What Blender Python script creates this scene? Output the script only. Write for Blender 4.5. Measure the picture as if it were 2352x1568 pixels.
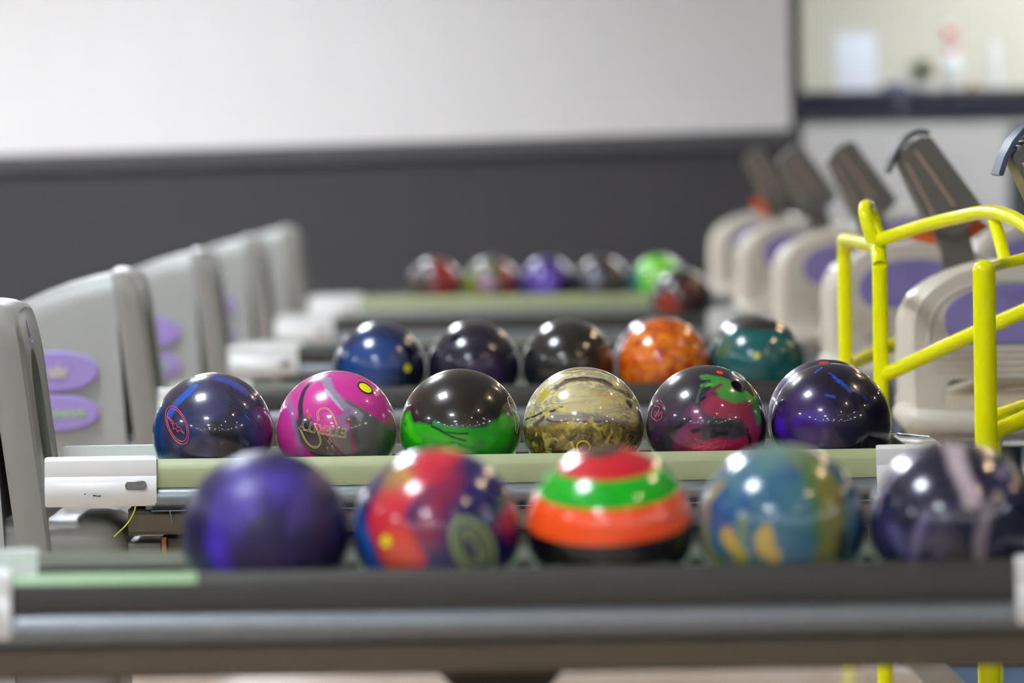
import bpy, bmesh, math, random
from mathutils import Vector, Matrix
random.seed(7)
C = bpy.context.scene
for o in list(bpy.data.objects): bpy.data.objects.remove(o)

# ------------------------------------------------------------------ camera
F = 15300.0                       # focal length in pixels of a 2352 px wide frame
CAMZ = 1.08
RHO = 0.0150
PSI, THE = 35.3 / F, 404.0 / F
fw = Vector((-math.sin(PSI) * math.cos(THE), math.cos(PSI) * math.cos(THE), -math.sin(THE)))
r0 = Vector((math.cos(PSI), math.sin(PSI), 0))
u0 = r0.cross(fw)
RT = r0 * math.cos(RHO) - u0 * math.sin(RHO)
UP = r0 * math.sin(RHO) + u0 * math.cos(RHO)
CAM = Vector((0, 0, CAMZ))
cd = bpy.data.cameras.new('camera')
cam = bpy.data.objects.new('camera', cd)
C.collection.objects.link(cam)
M = Matrix((RT, UP, -fw)).transposed().to_4x4()
M.translation = CAM
cam.matrix_world = M
cd.sensor_width = 36.0
cd.lens = F / 2352 * 36.0
cd.clip_end = 200
cd.dof.use_dof = True
cd.dof.focus_distance = 11.80
cd.dof.aperture_fstop = 4.2
C.camera = cam

# ------------------------------------------------------------------ world, exposure
w = bpy.data.worlds.new('world'); C.world = w
w.use_nodes = True
w.node_tree.nodes['Background'].inputs[0].default_value = (0.78, 0.80, 0.84, 1)
w.node_tree.nodes['Background'].inputs[1].default_value = 0.4
vs = C.view_settings
vs.view_transform = 'Standard'; vs.look = 'None'; vs.gamma = 1.0; vs.use_curve_mapping = False
vs.exposure = 1.25
PANEL_L = 30.0
WARM_L = 130.0

# ------------------------------------------------------------------ basic helpers
def ray(px, py): return fw + RT * ((px - 1176) / F) + UP * ((784 - py) / F)
def P(px, py, Y):
    d = ray(px, py); return CAM + d * (Y / d.y)

def lin(c):
    if isinstance(c, str): c = [int(c[i:i+2], 16) for i in (0, 2, 4)]
    out = []
    for v in c[:3]:
        v /= 255.0
        out.append(v / 12.92 if v <= 0.04045 else ((v + 0.055) / 1.055) ** 2.4)
    return tuple(out) + (1,)

def link(name, me, mat=None, parent=None):
    o = bpy.data.objects.new(name, me)
    C.collection.objects.link(o)
    if mat: me.materials.append(mat)
    if parent: o.parent = parent
    return o

def smooth(me, ang=35):
    for p in me.polygons: p.use_smooth = True
    try: me.set_sharp_from_angle(angle=math.radians(ang))
    except Exception: pass

def mesh_from(bm, name, sm=35):
    bmesh.ops.recalc_face_normals(bm, faces=bm.faces[:])
    me = bpy.data.meshes.new(name); bm.to_mesh(me); bm.free()
    if sm: smooth(me, sm)
    return me

def obj(name, bm, mat, parent=None, sm=35, label=None):
    o = link(name, mesh_from(bm, name, sm), mat, parent)
    if label: o['label'] = label
    return o

def thing(name, label, cat, loc=(0, 0, 0), group=None):
    o = bpy.data.objects.new(name, None); C.collection.objects.link(o)
    o.location = loc; o['label'] = label; o['category'] = cat
    if group: o['group'] = group
    o.empty_display_size = 0.05
    return o

def tag(o, label, cat, group=None):
    o['label'] = label; o['category'] = cat
    if group: o['group'] = group
    return o

def struct(name, bm, mat, label=None, sm=35):
    o = obj(name, bm, mat, None, sm); o['kind'] = 'structure'
    if label: o['label'] = label
    return o

def bevel_box(bm, x0, x1, y0, y1, z0, z1, b=0.0, seg=3):
    r = bmesh.ops.create_cube(bm, size=1)
    vsx = r['verts']
    bmesh.ops.scale(bm, vec=(x1 - x0, y1 - y0, z1 - z0), verts=vsx)
    bmesh.ops.translate(bm, vec=((x0 + x1) / 2, (y0 + y1) / 2, (z0 + z1) / 2), verts=vsx)
    if b > 0:
        es = list({e for v in vsx for e in v.link_edges})
        bmesh.ops.bevel(bm, geom=es, offset=b, segments=seg, affect='EDGES', profile=0.5)
    return bm

def box(x0, x1, y0, y1, z0, z1, b=0.0, seg=3): return bevel_box(bmesh.new(), x0, x1, y0, y1, z0, z1, b, seg)

def loft(rings, closed=True, cap=True, bm=None):
    bm = bm or bmesh.new()
    rs = [[bm.verts.new(p) for p in r] for r in rings]
    n = len(rings[0])
    for a, b in zip(rs[:-1], rs[1:]):
        for i in range(n if closed else n - 1):
            j = (i + 1) % n
            bm.faces.new((a[i], a[j], b[j], b[i]))
    if cap and closed:
        bm.faces.new(rs[0][::-1]); bm.faces.new(rs[-1])
    return bm

def extrude_x(profile, x0, x1, bm=None):      # profile in (y, z)
    return loft([[(x0, y, z) for y, z in profile], [(x1, y, z) for y, z in profile]], bm=bm)

def extrude_y(profile, y0, y1, bm=None):      # profile in (x, z)
    return loft([[(x, y0, z) for x, z in profile], [(x, y1, z) for x, z in profile]], bm=bm)

def catmull(pts, n=8, closed=False):
    pts = [Vector(p) for p in pts]; out = []
    m = len(pts); rng = range(m if closed else m - 1)
    for i in rng:
        p1, p2 = pts[i], pts[(i + 1) % m]
        p0 = pts[i - 1] if (closed or i > 0) else p1 * 2 - p2
        p3 = pts[(i + 2) % m] if (closed or i + 2 < m) else p2 * 2 - p1
        for k in range(n):
            t = k / n
            out.append(0.5 * ((2 * p1) + (p2 - p0) * t + (2 * p0 - 5 * p1 + 4 * p2 - p3) * t * t + (3 * p1 - p0 - 3 * p2 + p3) * t ** 3))
    if not closed: out.append(pts[-1])
    return out

def tube(bm, pts, r, seg=12, closed=False):
    pts = [Vector(p) for p in pts]
    n = len(pts); rings = []; nrm = None
    for i, p in enumerate(pts):
        if closed: t = pts[(i + 1) % n] - pts[i - 1]
        else: t = pts[min(i + 1, n - 1)] - pts[max(i - 1, 0)]
        if t.length < 1e-9: t = Vector((0, 0, 1))
        t.normalize()
        if nrm is None:
            nrm = t.orthogonal().normalized()
        else:
            nrm = (nrm - t * nrm.dot(t)); nrm = nrm.normalized() if nrm.length > 1e-6 else t.orthogonal().normalized()
        bn = t.cross(nrm)
        rr = r[i] if isinstance(r, (list, tuple)) else r
        rings.append([bm.verts.new(p + (nrm * math.cos(a) + bn * math.sin(a)) * rr) for a in [2 * math.pi * k / seg for k in range(seg)]])
    m = n if closed else n - 1
    for i in range(m):
        a, b = rings[i], rings[(i + 1) % n]
        for k in range(seg):
            j = (k + 1) % seg
            bm.faces.new((a[k], a[j], b[j], b[k]))
    if not closed:
        bm.faces.new(rings[0][::-1]); bm.faces.new(rings[-1])
    return bm

def lathe(prof, seg=32, bm=None):             # prof [(radius, z)], solid of revolution round z
    bm = bm or bmesh.new()
    rings = []
    for r, z in prof:
        rings.append([bm.verts.new((max(r, 1e-4) * math.cos(2 * math.pi * k / seg), max(r, 1e-4) * math.sin(2 * math.pi * k / seg), z)) for k in range(seg)])
    for a, b in zip(rings[:-1], rings[1:]):
        for k in range(seg):
            j = (k + 1) % seg; bm.faces.new((a[k], a[j], b[j], b[k]))
    bm.faces.new(rings[0][::-1]); bm.faces.new(rings[-1])
    return bm

def rounded(pts, r, seg=6):                   # round the corners of a 2D polygon
    out = []; n = len(pts)
    for i in range(n):
        p = Vector(pts[i][:2]); a = Vector(pts[i - 1][:2]); b = Vector(pts[(i + 1) % n][:2])
        rr = pts[i][2] if len(pts[i]) > 2 else r
        da, db = (a - p), (b - p)
        k = min(rr, da.length * .49, db.length * .49)
        s, e = p + da.normalized() * k, p + db.normalized() * k
        if k < 1e-5: out.append(tuple(p)); continue
        for j in range(seg + 1):
            t = j / seg
            q = s * (1 - t) ** 2 + p * 2 * t * (1 - t) + e * t * t
            out.append((q.x, q.y))
    return out

def plate(outline, holes, depth, bevel):      # flat bevelled plate in the XZ plane with real holes, centred on y = 0
    cu = bpy.data.curves.new('plate', 'CURVE'); cu.dimensions = '2D'; cu.fill_mode = 'BOTH'
    cu.extrude = max(depth / 2 - bevel, 1e-4); cu.bevel_depth = bevel; cu.bevel_resolution = 3
    for loop in [outline] + holes:
        s = cu.splines.new('POLY'); s.points.add(len(loop) - 1); s.use_cyclic_u = True
        for q, p in zip(s.points, loop): q.co = (p[0], p[1], 0, 1)
    t = bpy.data.objects.new('tmp', cu); C.collection.objects.link(t)
    dg = bpy.context.evaluated_depsgraph_get()
    me = bpy.data.meshes.new_from_object(t.evaluated_get(dg))
    bpy.data.objects.remove(t)
    bm = bmesh.new(); bm.from_mesh(me)
    for v in bm.verts: v.co = Vector((v.co.x, -v.co.z, v.co.y))
    return bm

def text_bm(s, size, extrude=0.0005, outline=0.0):
    cu = bpy.data.curves.new('txt', 'FONT'); cu.body = s; cu.size = size
    cu.align_x = 'CENTER'; cu.align_y = 'CENTER'
    if outline: cu.fill_mode = 'NONE'; cu.bevel_depth = outline; cu.bevel_resolution = 0; cu.resolution_u = 3
    else: cu.extrude = extrude
    t = bpy.data.objects.new('tmp', cu); C.collection.objects.link(t)
    dg = bpy.context.evaluated_depsgraph_get()
    me = bpy.data.meshes.new_from_object(t.evaluated_get(dg))
    bpy.data.objects.remove(t)
    bm = bmesh.new(); bm.from_mesh(me)
    return bm

def cut(bm, cutters):                          # real openings: boolean difference
    me = mesh_from(bm, 'a', 0)
    o = bpy.data.objects.new('tmp', me); C.collection.objects.link(o)
    tmps = [o]
    for c in cutters:
        co = bpy.data.objects.new('tmpc', mesh_from(c, 'c', 0)); C.collection.objects.link(co); tmps.append(co)
        md = o.modifiers.new('b', 'BOOLEAN'); md.operation = 'DIFFERENCE'; md.object = co; md.solver = 'EXACT'
    dg = bpy.context.evaluated_depsgraph_get()
    out = bpy.data.meshes.new_from_object(o.evaluated_get(dg))
    for t in tmps: bpy.data.objects.remove(t)
    b2 = bmesh.new(); b2.from_mesh(out)
    return b2

# ------------------------------------------------------------------ materials
def pmat(name, col, rough=0.5, metal=0.0, bump=0.0, bscale=200, coat=0.0, var=0.0, vscale=6, spec=0.5, emit=None, es=1.0):
    m = bpy.data.materials.new(name); m.use_nodes = True
    nt = m.node_tree; b = nt.nodes['Principled BSDF']
    c = lin(col)
    b.inputs['Base Color'].default_value = c
    b.inputs['Roughness'].default_value = rough; b.inputs['Metallic'].default_value = metal
    b.inputs['Specular IOR Level'].default_value = spec
    if coat: b.inputs['Coat Weight'].default_value = coat; b.inputs['Coat Roughness'].default_value = 0.08
    tc = nt.nodes.new('ShaderNodeTexCoord')
    if var:
        n = nt.nodes.new('ShaderNodeTexNoise'); n.inputs['Scale'].default_value = vscale; n.inputs['Detail'].default_value = 5
        nt.links.new(tc.outputs['Object'], n.inputs['Vector'])
        mx = nt.nodes.new('ShaderNodeMix'); mx.data_type = 'RGBA'
        mx.inputs[6].default_value = tuple(v * (1 - var) for v in c[:3]) + (1,)
        mx.inputs[7].default_value = tuple(min(1, v * (1 + var)) for v in c[:3]) + (1,)
        nt.links.new(n.outputs['Fac'], mx.inputs[0]); nt.links.new(mx.outputs[2], b.inputs['Base Color'])
    if bump:
        n2 = nt.nodes.new('ShaderNodeTexNoise'); n2.inputs['Scale'].default_value = bscale; n2.inputs['Detail'].default_value = 3
        nt.links.new(tc.outputs['Object'], n2.inputs['Vector'])
        bp = nt.nodes.new('ShaderNodeBump'); bp.inputs['Strength'].default_value = bump; bp.inputs['Distance'].default_value = 0.002
        nt.links.new(n2.outputs['Fac'], bp.inputs['Height']); nt.links.new(bp.outputs['Normal'], b.inputs['Normal'])
    if emit:
        b.inputs['Emission Color'].default_value = lin(emit); b.inputs['Emission Strength'].default_value = es
    return m

MT = dict(
    hallw=pmat('taupe_hall_wall', '8A8580', 0.6, var=.08, vscale=1.2),
    gloss_green=pmat('glossy_green_strip', '8FAE84', 0.3, coat=.2, var=.04),
    green=pmat('pale_green_plastic', 'A3AB82', 0.42, var=.06),
    dark=pmat('charcoal_plastic', '34312D', 0.5, bump=.1, var=.08),
    steel=pmat('brushed_steel', '7F8488', 0.4, metal=0.75, bump=.05, bscale=60),
    under=pmat('brown_grey_steel', '5E564A', 0.45, metal=.3, var=.12),
    trough=pmat('light_green_liner', '9DBE98', 0.3, var=.05),
    white=pmat('white_plastic', 'DDDDDB', 0.22, var=.03, vscale=20),
    greyp=pmat('grey_painted_plastic', '9C9E99', 0.42, bump=.15, bscale=400, var=.05),
    nose=pmat('mid_grey_plastic', '8A8781', 0.36, bump=.1, bscale=400, var=.05),
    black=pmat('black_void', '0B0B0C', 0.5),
    lilac=pmat('lilac_plastic', '9A86C8', 0.45, bump=.3, bscale=300),
    lime=pmat('lime_lettering', 'A4D65A', 0.5),
    cream=pmat('cream_lettering', 'B6ADA6', 0.5),
    beige=pmat('beige_moulded_plastic', 'DAD3C4', 0.26, var=.04),
    beige2=pmat('beige_seat_plastic', 'CEC3AF', 0.32, var=.04),
    purple=pmat('purple_pad', '8C80BC', 0.26, var=.05),
    purple2=pmat('purple_pad_relief', '6C629A', 0.3),
    metal=pmat('brown_chrome', '8D857C', 0.2, metal=0.85, var=.15, vscale=8),
    metal2=pmat('console_grey_metal', '75706A', 0.28, metal=0.6, var=.1),
    crease=pmat('painted_crease_highlight', 'C4AE9C', 0.3, metal=.4),  # pale streak reflections on the consoles, put into the crease colour
    chrome=pmat('chrome', 'D8D8D8', 0.1, metal=1.0),
    bluek=pmat('dark_blue_rubber', '3A4A60', 0.4),
    rub=pmat('black_rubber', '222224', 0.5),
    orange=pmat('orange_plastic', 'F06A28', 0.4),
    yellow=pmat('yellow_gloss_paint', 'FFFF00', 0.22, spec=.35),
    ink=pmat('black_ink', '161616', 0.5),
    wire=pmat('yellow_green_wire', 'B4B83E', 0.4),
    wood=pmat('raw_wood', 'C08A5C', 0.6, var=.2, vscale=30),
    wwall=pmat('white_wall_board', 'E9E8E8', 0.55, var=.015, vscale=1.2),
    dwall=pmat('charcoal_wall', '3B3A3E', 0.6, var=.05, vscale=2, bump=.1),
    dwall2=pmat('charcoal_rail', '535356', 0.45),
    cwall=pmat('cream_wall', 'C9C1AC', 0.7, var=.08, vscale=1.5),
    twall=pmat('taupe_bar_front', 'A9A299', 0.6, var=.05, vscale=2),
    ctop=pmat('navy_bar_top', '23222C', 0.3, var=.1),
    ceil=pmat('ceiling_paint', 'C9C7C2', 0.8, var=.03),
    carpet=pmat('blue_carpet', '3F5877', 0.9, bump=.6, bscale=600, var=.25, vscale=60),
    alu=pmat('ribbed_aluminium', 'B4AC9C', 0.3, metal=0.8),
    lampm=pmat('lamp_frame', 'E8E8E8', 0.5),
    panel=pmat('cool_light_diffuser', 'FFFFFF', 0.5, emit='EAF4FF', es=PANEL_L),
    warm=pmat('warm_light_diffuser', 'FFFFFF', 0.5, emit='FFDCAE', es=WARM_L),
    leaf=pmat('dark_green_leaf', '4E6030', 0.6, var=.3, vscale=40),
    pot=pmat('white_pot', 'CFCBC2', 0.4),
    pinw=pmat('pin_white', 'DAD9D0', 0.3),
    pinr=pmat('pin_red', 'DC1408', 0.35),
    paper=pmat('white_card', 'D6D5D8', 0.6),
    cloth=pmat('slate_blue_cloth', '555D78', 0.9),
    pink=pmat('pink_petal', 'DDB7A0', 0.7),
    redp=pmat('dull_red_plastic', 'B0705F', 0.5),
)
# plank floor
def floor_mat():
    m = bpy.data.materials.new('maple_planks'); m.use_nodes = True
    nt = m.node_tree; b = nt.nodes['Principled BSDF']; b.inputs['Roughness'].default_value = 0.22
    tc = nt.nodes.new('ShaderNodeTexCoord'); br = nt.nodes.new('ShaderNodeTexBrick')
    br.inputs['Scale'].default_value = 1.0; br.inputs['Brick Width'].default_value = 1.4; br.inputs['Row Height'].default_value = 0.035
    br.inputs['Mortar Size'].default_value = 0.0012
    br.inputs['Color1'].default_value = lin('D6C2AE'); br.inputs['Color2'].default_value = lin('C8AE96'); br.inputs['Mortar'].default_value = lin('9A8068')
    nt.links.new(tc.outputs['Object'], br.inputs['Vector'])
    n = nt.nodes.new('ShaderNodeTexNoise'); n.inputs['Scale'].default_value = 9; mp = nt.nodes.new('ShaderNodeMapping')
    mp.inputs['Scale'].default_value = (1, 14, 1); nt.links.new(tc.outputs['Object'], mp.inputs[0]); nt.links.new(mp.outputs[0], n.inputs['Vector'])
    mx = nt.nodes.new('ShaderNodeMix'); mx.data_type = 'RGBA'; mx.blend_type = 'MULTIPLY'; mx.inputs[0].default_value = .25
    nt.links.new(br.outputs['Color'], mx.inputs[6]); nt.links.new(n.outputs['Fac'], mx.inputs[7])
    nt.links.new(mx.outputs[2], b.inputs['Base Color'])
    return m
MT['floor'] = floor_mat()

# ------------------------------------------------------------------ room
struct('floor', box(-16, 0.885, -10, 31.2, -0.12, 0), MT['floor'], 'pale maple plank floor under the ball racks', 0)
struct('floor_carpet', box(0.885, 12, -10, 38, -0.12, 0), MT['carpet'], 'blue carpet of the seating area', 0)
struct('ceiling', box(-16, 12, -10, 38, 3.02, 3.15), MT['ceil'], 'plain pale ceiling', 0)
WX = P(1828, 300, 31).x
struct('wall_back', box(-16, WX + .03, 31.0, 31.2, 0, 3.02), MT['dwall'], 'charcoal lower wall at the far end', 0)
# white upper facing of that wall; its lower edge climbs slightly to the right
a, b = P(0, 357, 30.95), P(1816, 297, 30.95)
sl = (b.z - a.z) / (b.x - a.x)
xl = -15.9
prof = [(xl, a.z + (xl - a.x) * sl), (b.x, b.z), (b.x, 3.0), (xl, 3.0)]
struct('wall_back_upper', extrude_y(prof, 30.93, 30.999), MT['wwall'], 'white upper facing of the far wall', 0)
prof = [(xl, prof[0][1] - .075), (b.x + .02, b.z - .075), (b.x + .02, b.z - .002), (xl, prof[0][1] - .002)]
struct('trim_1', extrude_y(prof, 30.95, 30.999), MT['dwall2'], 'charcoal rail under the white wall facing', 0)
struct('wall_right_rear', box(WX + .03, 12, 37.0, 37.2, 0, 3.02), MT['cwall'], 'cream wall behind the bar', 0)
# ribbed threshold strip between planks and carpet
bm = box(0.80, 0.885, 12.6, 17.5, 0.0005, 0.006)
y = 12.7
while y < 17.4:
    bevel_box(bm, 0.803, 0.882, y, y + .028, 0.006, 0.0095); y += 0.05
struct('trim_2', bm, MT['alu'], 'ribbed metal threshold strip', 0)

struct('wall_left', box(-16.2, -16, -10, 31.2, 0, 3.02), MT['hallw'], 'taupe wall beyond the lanes', 0)
struct('wall_right', box(12, 12.2, -10, 38, 0, 3.02), MT['hallw'], 'taupe wall beyond the seats', 0)
struct('wall_front', box(-16, 12, -10.2, -10, 0, 3.02), MT['hallw'], 'taupe wall behind the camera', 0)
# lights the hall has: a cool square panel over each rack gap, warm downlights to the right; some unseen fill panels are added
def panel_light(x, y, label, grp, s=.3):
    t = thing('ceiling_light', label, 'ceiling light', (x, y, 3.0), grp)
    bm = box(-s - .03, s + .03, -s - .03, s + .03, -0.01, 0.02)
    bm = cut(bm, [box(-s, s, -s, s, -0.05, 0.01)])
    obj('frame', bm, MT['lampm'], t, 0)
    obj('diffuser', box(-s + .001, s - .001, -s + .001, s - .001, -.002, 0.008), MT['panel'], t, 0)
for k in range(-4, 6):
    panel_light(-1.30, 11.25 + 3.45 * k, 'square white ceiling panel in the row above the left end of the racks', 'panels over the racks')
for k in range(-5, 5):
    panel_light(-6.2, 12.9 + 3.9 * k, 'square white ceiling panel in the row over the lanes', 'panels over the lanes')
for k in range(0, 6):
    panel_light(8.2, -8 + 3.0 * k, 'square white ceiling panel in the row beyond the seats', 'panels beyond the seats')
for x in (-3.7, 1.2, 4.6):  # unseen panels, added as fill for the camera-facing sides
    panel_light(x, -6.5, 'square white fill panel added behind the camera', 'added fill panels behind the camera')
    panel_light(x, -1.5, 'square white fill panel added behind the camera', 'added fill panels behind the camera')
def down_light(x, y, grp, label):
    t = thing('downlight', label, 'ceiling light', (x, y, 3.0), grp)
    obj('rim', lathe([(.075, 0.019), (.10, 0.019), (.10, -.008), (.075, -.008), (.075, 0.0)], 24), MT['lampm'], t)
    obj('lens', lathe([(.001, .008), (.074, .008), (.074, 0), (.001, 0)], 24), MT['warm'], t)
for k in range(-4, 8):
    down_light(2.15, 11.95 + 2.55 * k, 'warm downlights over the seats', 'small warm round downlight in the row above the seats')
for k in range(-3, 8):
    down_light(4.9, 10.6 + 3.1 * k, 'warm downlights of the far row', 'small warm round downlight in the row right of the seats')
for x, y in ((-3.6, 28.4), (-8.6, 28.4)):  # unseen panels, put in to lift the white upper wall
    panel_light(x, y, 'square white panel added to brighten the far wall', 'added panels by the far wall')
for x in (1.8, 3.0, 4.2, 5.6):  # extra unseen panels, added only to brighten the bar front
    panel_light(x, 31.9, 'square white fill panel added to light the bar front', 'added fill panels in front of the bar')
for x in (3.0, 6.0):
    panel_light(x, 35.6, 'square white ceiling panel behind the bar', 'panels behind the bar')

# ------------------------------------------------------------------ bowling ball materials
R = 0.1079
def V3(nt, op, a, b=None):
    n = nt.nodes.new('ShaderNodeVectorMath'); n.operation = op
    for i, v in enumerate((a, b)):
        if v is None: continue
        if isinstance(v, (tuple, list, Vector)): n.inputs[i].default_value = tuple(v)
        elif isinstance(v, (int, float)): n.inputs['Scale'].default_value = v
        else: nt.links.new(v, n.inputs[i])
    return n.outputs['Value'] if op in ('LENGTH', 'DOT_PRODUCT', 'DISTANCE') else n.outputs[0]
def MA(nt, op, a, b=None):
    n = nt.nodes.new('ShaderNodeMath'); n.operation = op
    for i, v in enumerate((a, b)):
        if v is None: continue
        if isinstance(v, (int, float)): n.inputs[i].default_value = v
        else: nt.links.new(v, n.inputs[i])
    return n.outputs[0]
def SM(nt, v, lo, hi):
    n = nt.nodes.new('ShaderNodeMapRange'); n.interpolation_type = 'SMOOTHSTEP'
    nt.links.new(v, n.inputs['Value']); n.inputs['From Min'].default_value = lo; n.inputs['From Max'].default_value = hi
    return n.outputs['Result']
def NZ(nt, vec, scale, detail=4, dist=0.0, seed=0.0, stretch=(1, 1, 1), rot=(0, 0, 0)):
    mp = nt.nodes.new('ShaderNodeMapping'); nt.links.new(vec, mp.inputs[0])
    mp.inputs['Location'].default_value = (seed * 3.17, seed * 1.3, -seed * 2.1); mp.inputs['Scale'].default_value = stretch
    mp.inputs['Rotation'].default_value = rot
    n = nt.nodes.new('ShaderNodeTexNoise'); n.inputs['Scale'].default_value = scale; n.inputs['Detail'].default_value = detail
    n.inputs['Distortion'].default_value = dist; nt.links.new(mp.outputs[0], n.inputs['Vector'])
    return n
def mask(nt, p, L, sd):
    k = L['k']
    amp = L.get('amp', .35); sc = L.get('sc', 2.2)
    n = NZ(nt, p, sc, L.get('det', 4), L.get('dist', .6), L.get('seed', sd), L.get('st', (1, 1, 1)), L.get('rot', (0, 0, 0)))
    s = L.get('soft', .08)
    if k == 'blob':
        off = V3(nt, 'SCALE', V3(nt, 'SUBTRACT', n.outputs['Color'], (.5, .5, .5)), amp * 2)
        q = V3(nt, 'ADD', p, off)
        q = V3(nt, 'SUBTRACT', q, L['c'])
        if 'e' in L: q = V3(nt, 'MULTIPLY', q, L['e'])
        d = V3(nt, 'LENGTH', q)
        m = SM(nt, MA(nt, 'SUBTRACT', L['r'], d), -s, s)
    elif k == 'path':
        off = V3(nt, 'SCALE', V3(nt, 'SUBTRACT', n.outputs['Color'], (.5, .5, .5)), amp * 2)
        q = V3(nt, 'ADD', p, off); best = None
        for A, B in zip(L['pts'][:-1], L['pts'][1:]):
            A, B = Vector(A), Vector(B); AB = B - A
            pa = V3(nt, 'SUBTRACT', q, A)
            h = nt.nodes.new('ShaderNodeMath'); h.operation = 'MULTIPLY'; h.use_clamp = True
            nt.links.new(V3(nt, 'DOT_PRODUCT', pa, AB), h.inputs[0]); h.inputs[1].default_value = 1 / max(AB.length_squared, 1e-6)
            sc_ = nt.nodes.new('ShaderNodeVectorMath'); sc_.operation = 'SCALE'; sc_.inputs[0].default_value = AB
            nt.links.new(h.outputs[0], sc_.inputs['Scale'])
            d = V3(nt, 'DISTANCE', pa, sc_.outputs[0])
            best = d if best is None else MA(nt, 'MINIMUM', best, d)
        m = SM(nt, MA(nt, 'SUBTRACT', L['w'], best), -s, s)
    elif k == 'half':
        d = V3(nt, 'DOT_PRODUCT', p, Vector(L['ax']).normalized())
        d = MA(nt, 'ADD', d, MA(nt, 'MULTIPLY', MA(nt, 'SUBTRACT', n.outputs['Fac'], .5), amp * 2))
        m = SM(nt, d, L['t'] - s, L['t'] + s)
    elif k == 'patch':
        m = SM(nt, n.outputs['Fac'], L['t'] - s, L['t'] + s)
    elif k == 'vein':
        d = MA(nt, 'ABSOLUTE', MA(nt, 'SUBTRACT', n.outputs['Fac'], L.get('t', .5)))
        m = SM(nt, MA(nt, 'SUBTRACT', L['w'], d), -s, s)
    if 'a' in L: m = MA(nt, 'MULTIPLY', m, L['a'])
    if 'and' in L: m = MA(nt, 'MULTIPLY', m, mask(nt, p, L['and'], sd + .7))
    return m
def ball_mat(name, base, layers, rough=0.07, spec=0.5, metal=0.0):
    m = bpy.data.materials.new(name); m.use_nodes = True
    nt = m.node_tree; bs = nt.nodes['Principled BSDF']
    bs.inputs['Roughness'].default_value = max(rough, .26); bs.inputs['Specular IOR Level'].default_value = .35; bs.inputs['Metallic'].default_value = metal
    if rough < .2:
        bs.inputs['Coat Weight'].default_value = .8; bs.inputs['Coat Roughness'].default_value = rough; bs.inputs['Coat IOR'].default_value = 1.45
    tc = nt.nodes.new('ShaderNodeTexCoord')
    p = V3(nt, 'SCALE', tc.outputs['Object'], 1 / R)
    rgb = nt.nodes.new('ShaderNodeRGB'); rgb.outputs[0].default_value = lin(base)
    cur = rgb.outputs[0]
    for i, L in enumerate(layers):
        mk = mask(nt, p, L, i + 1.0)
        mx = nt.nodes.new('ShaderNodeMix'); mx.data_type = 'RGBA'
        nt.links.new(mk, mx.inputs[0]); nt.links.new(cur, mx.inputs[6]); mx.inputs[7].default_value = lin(L['col'])
        cur = mx.outputs[2]
    nt.links.new(cur, bs.inputs['Base Color'])
    return m

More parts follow.
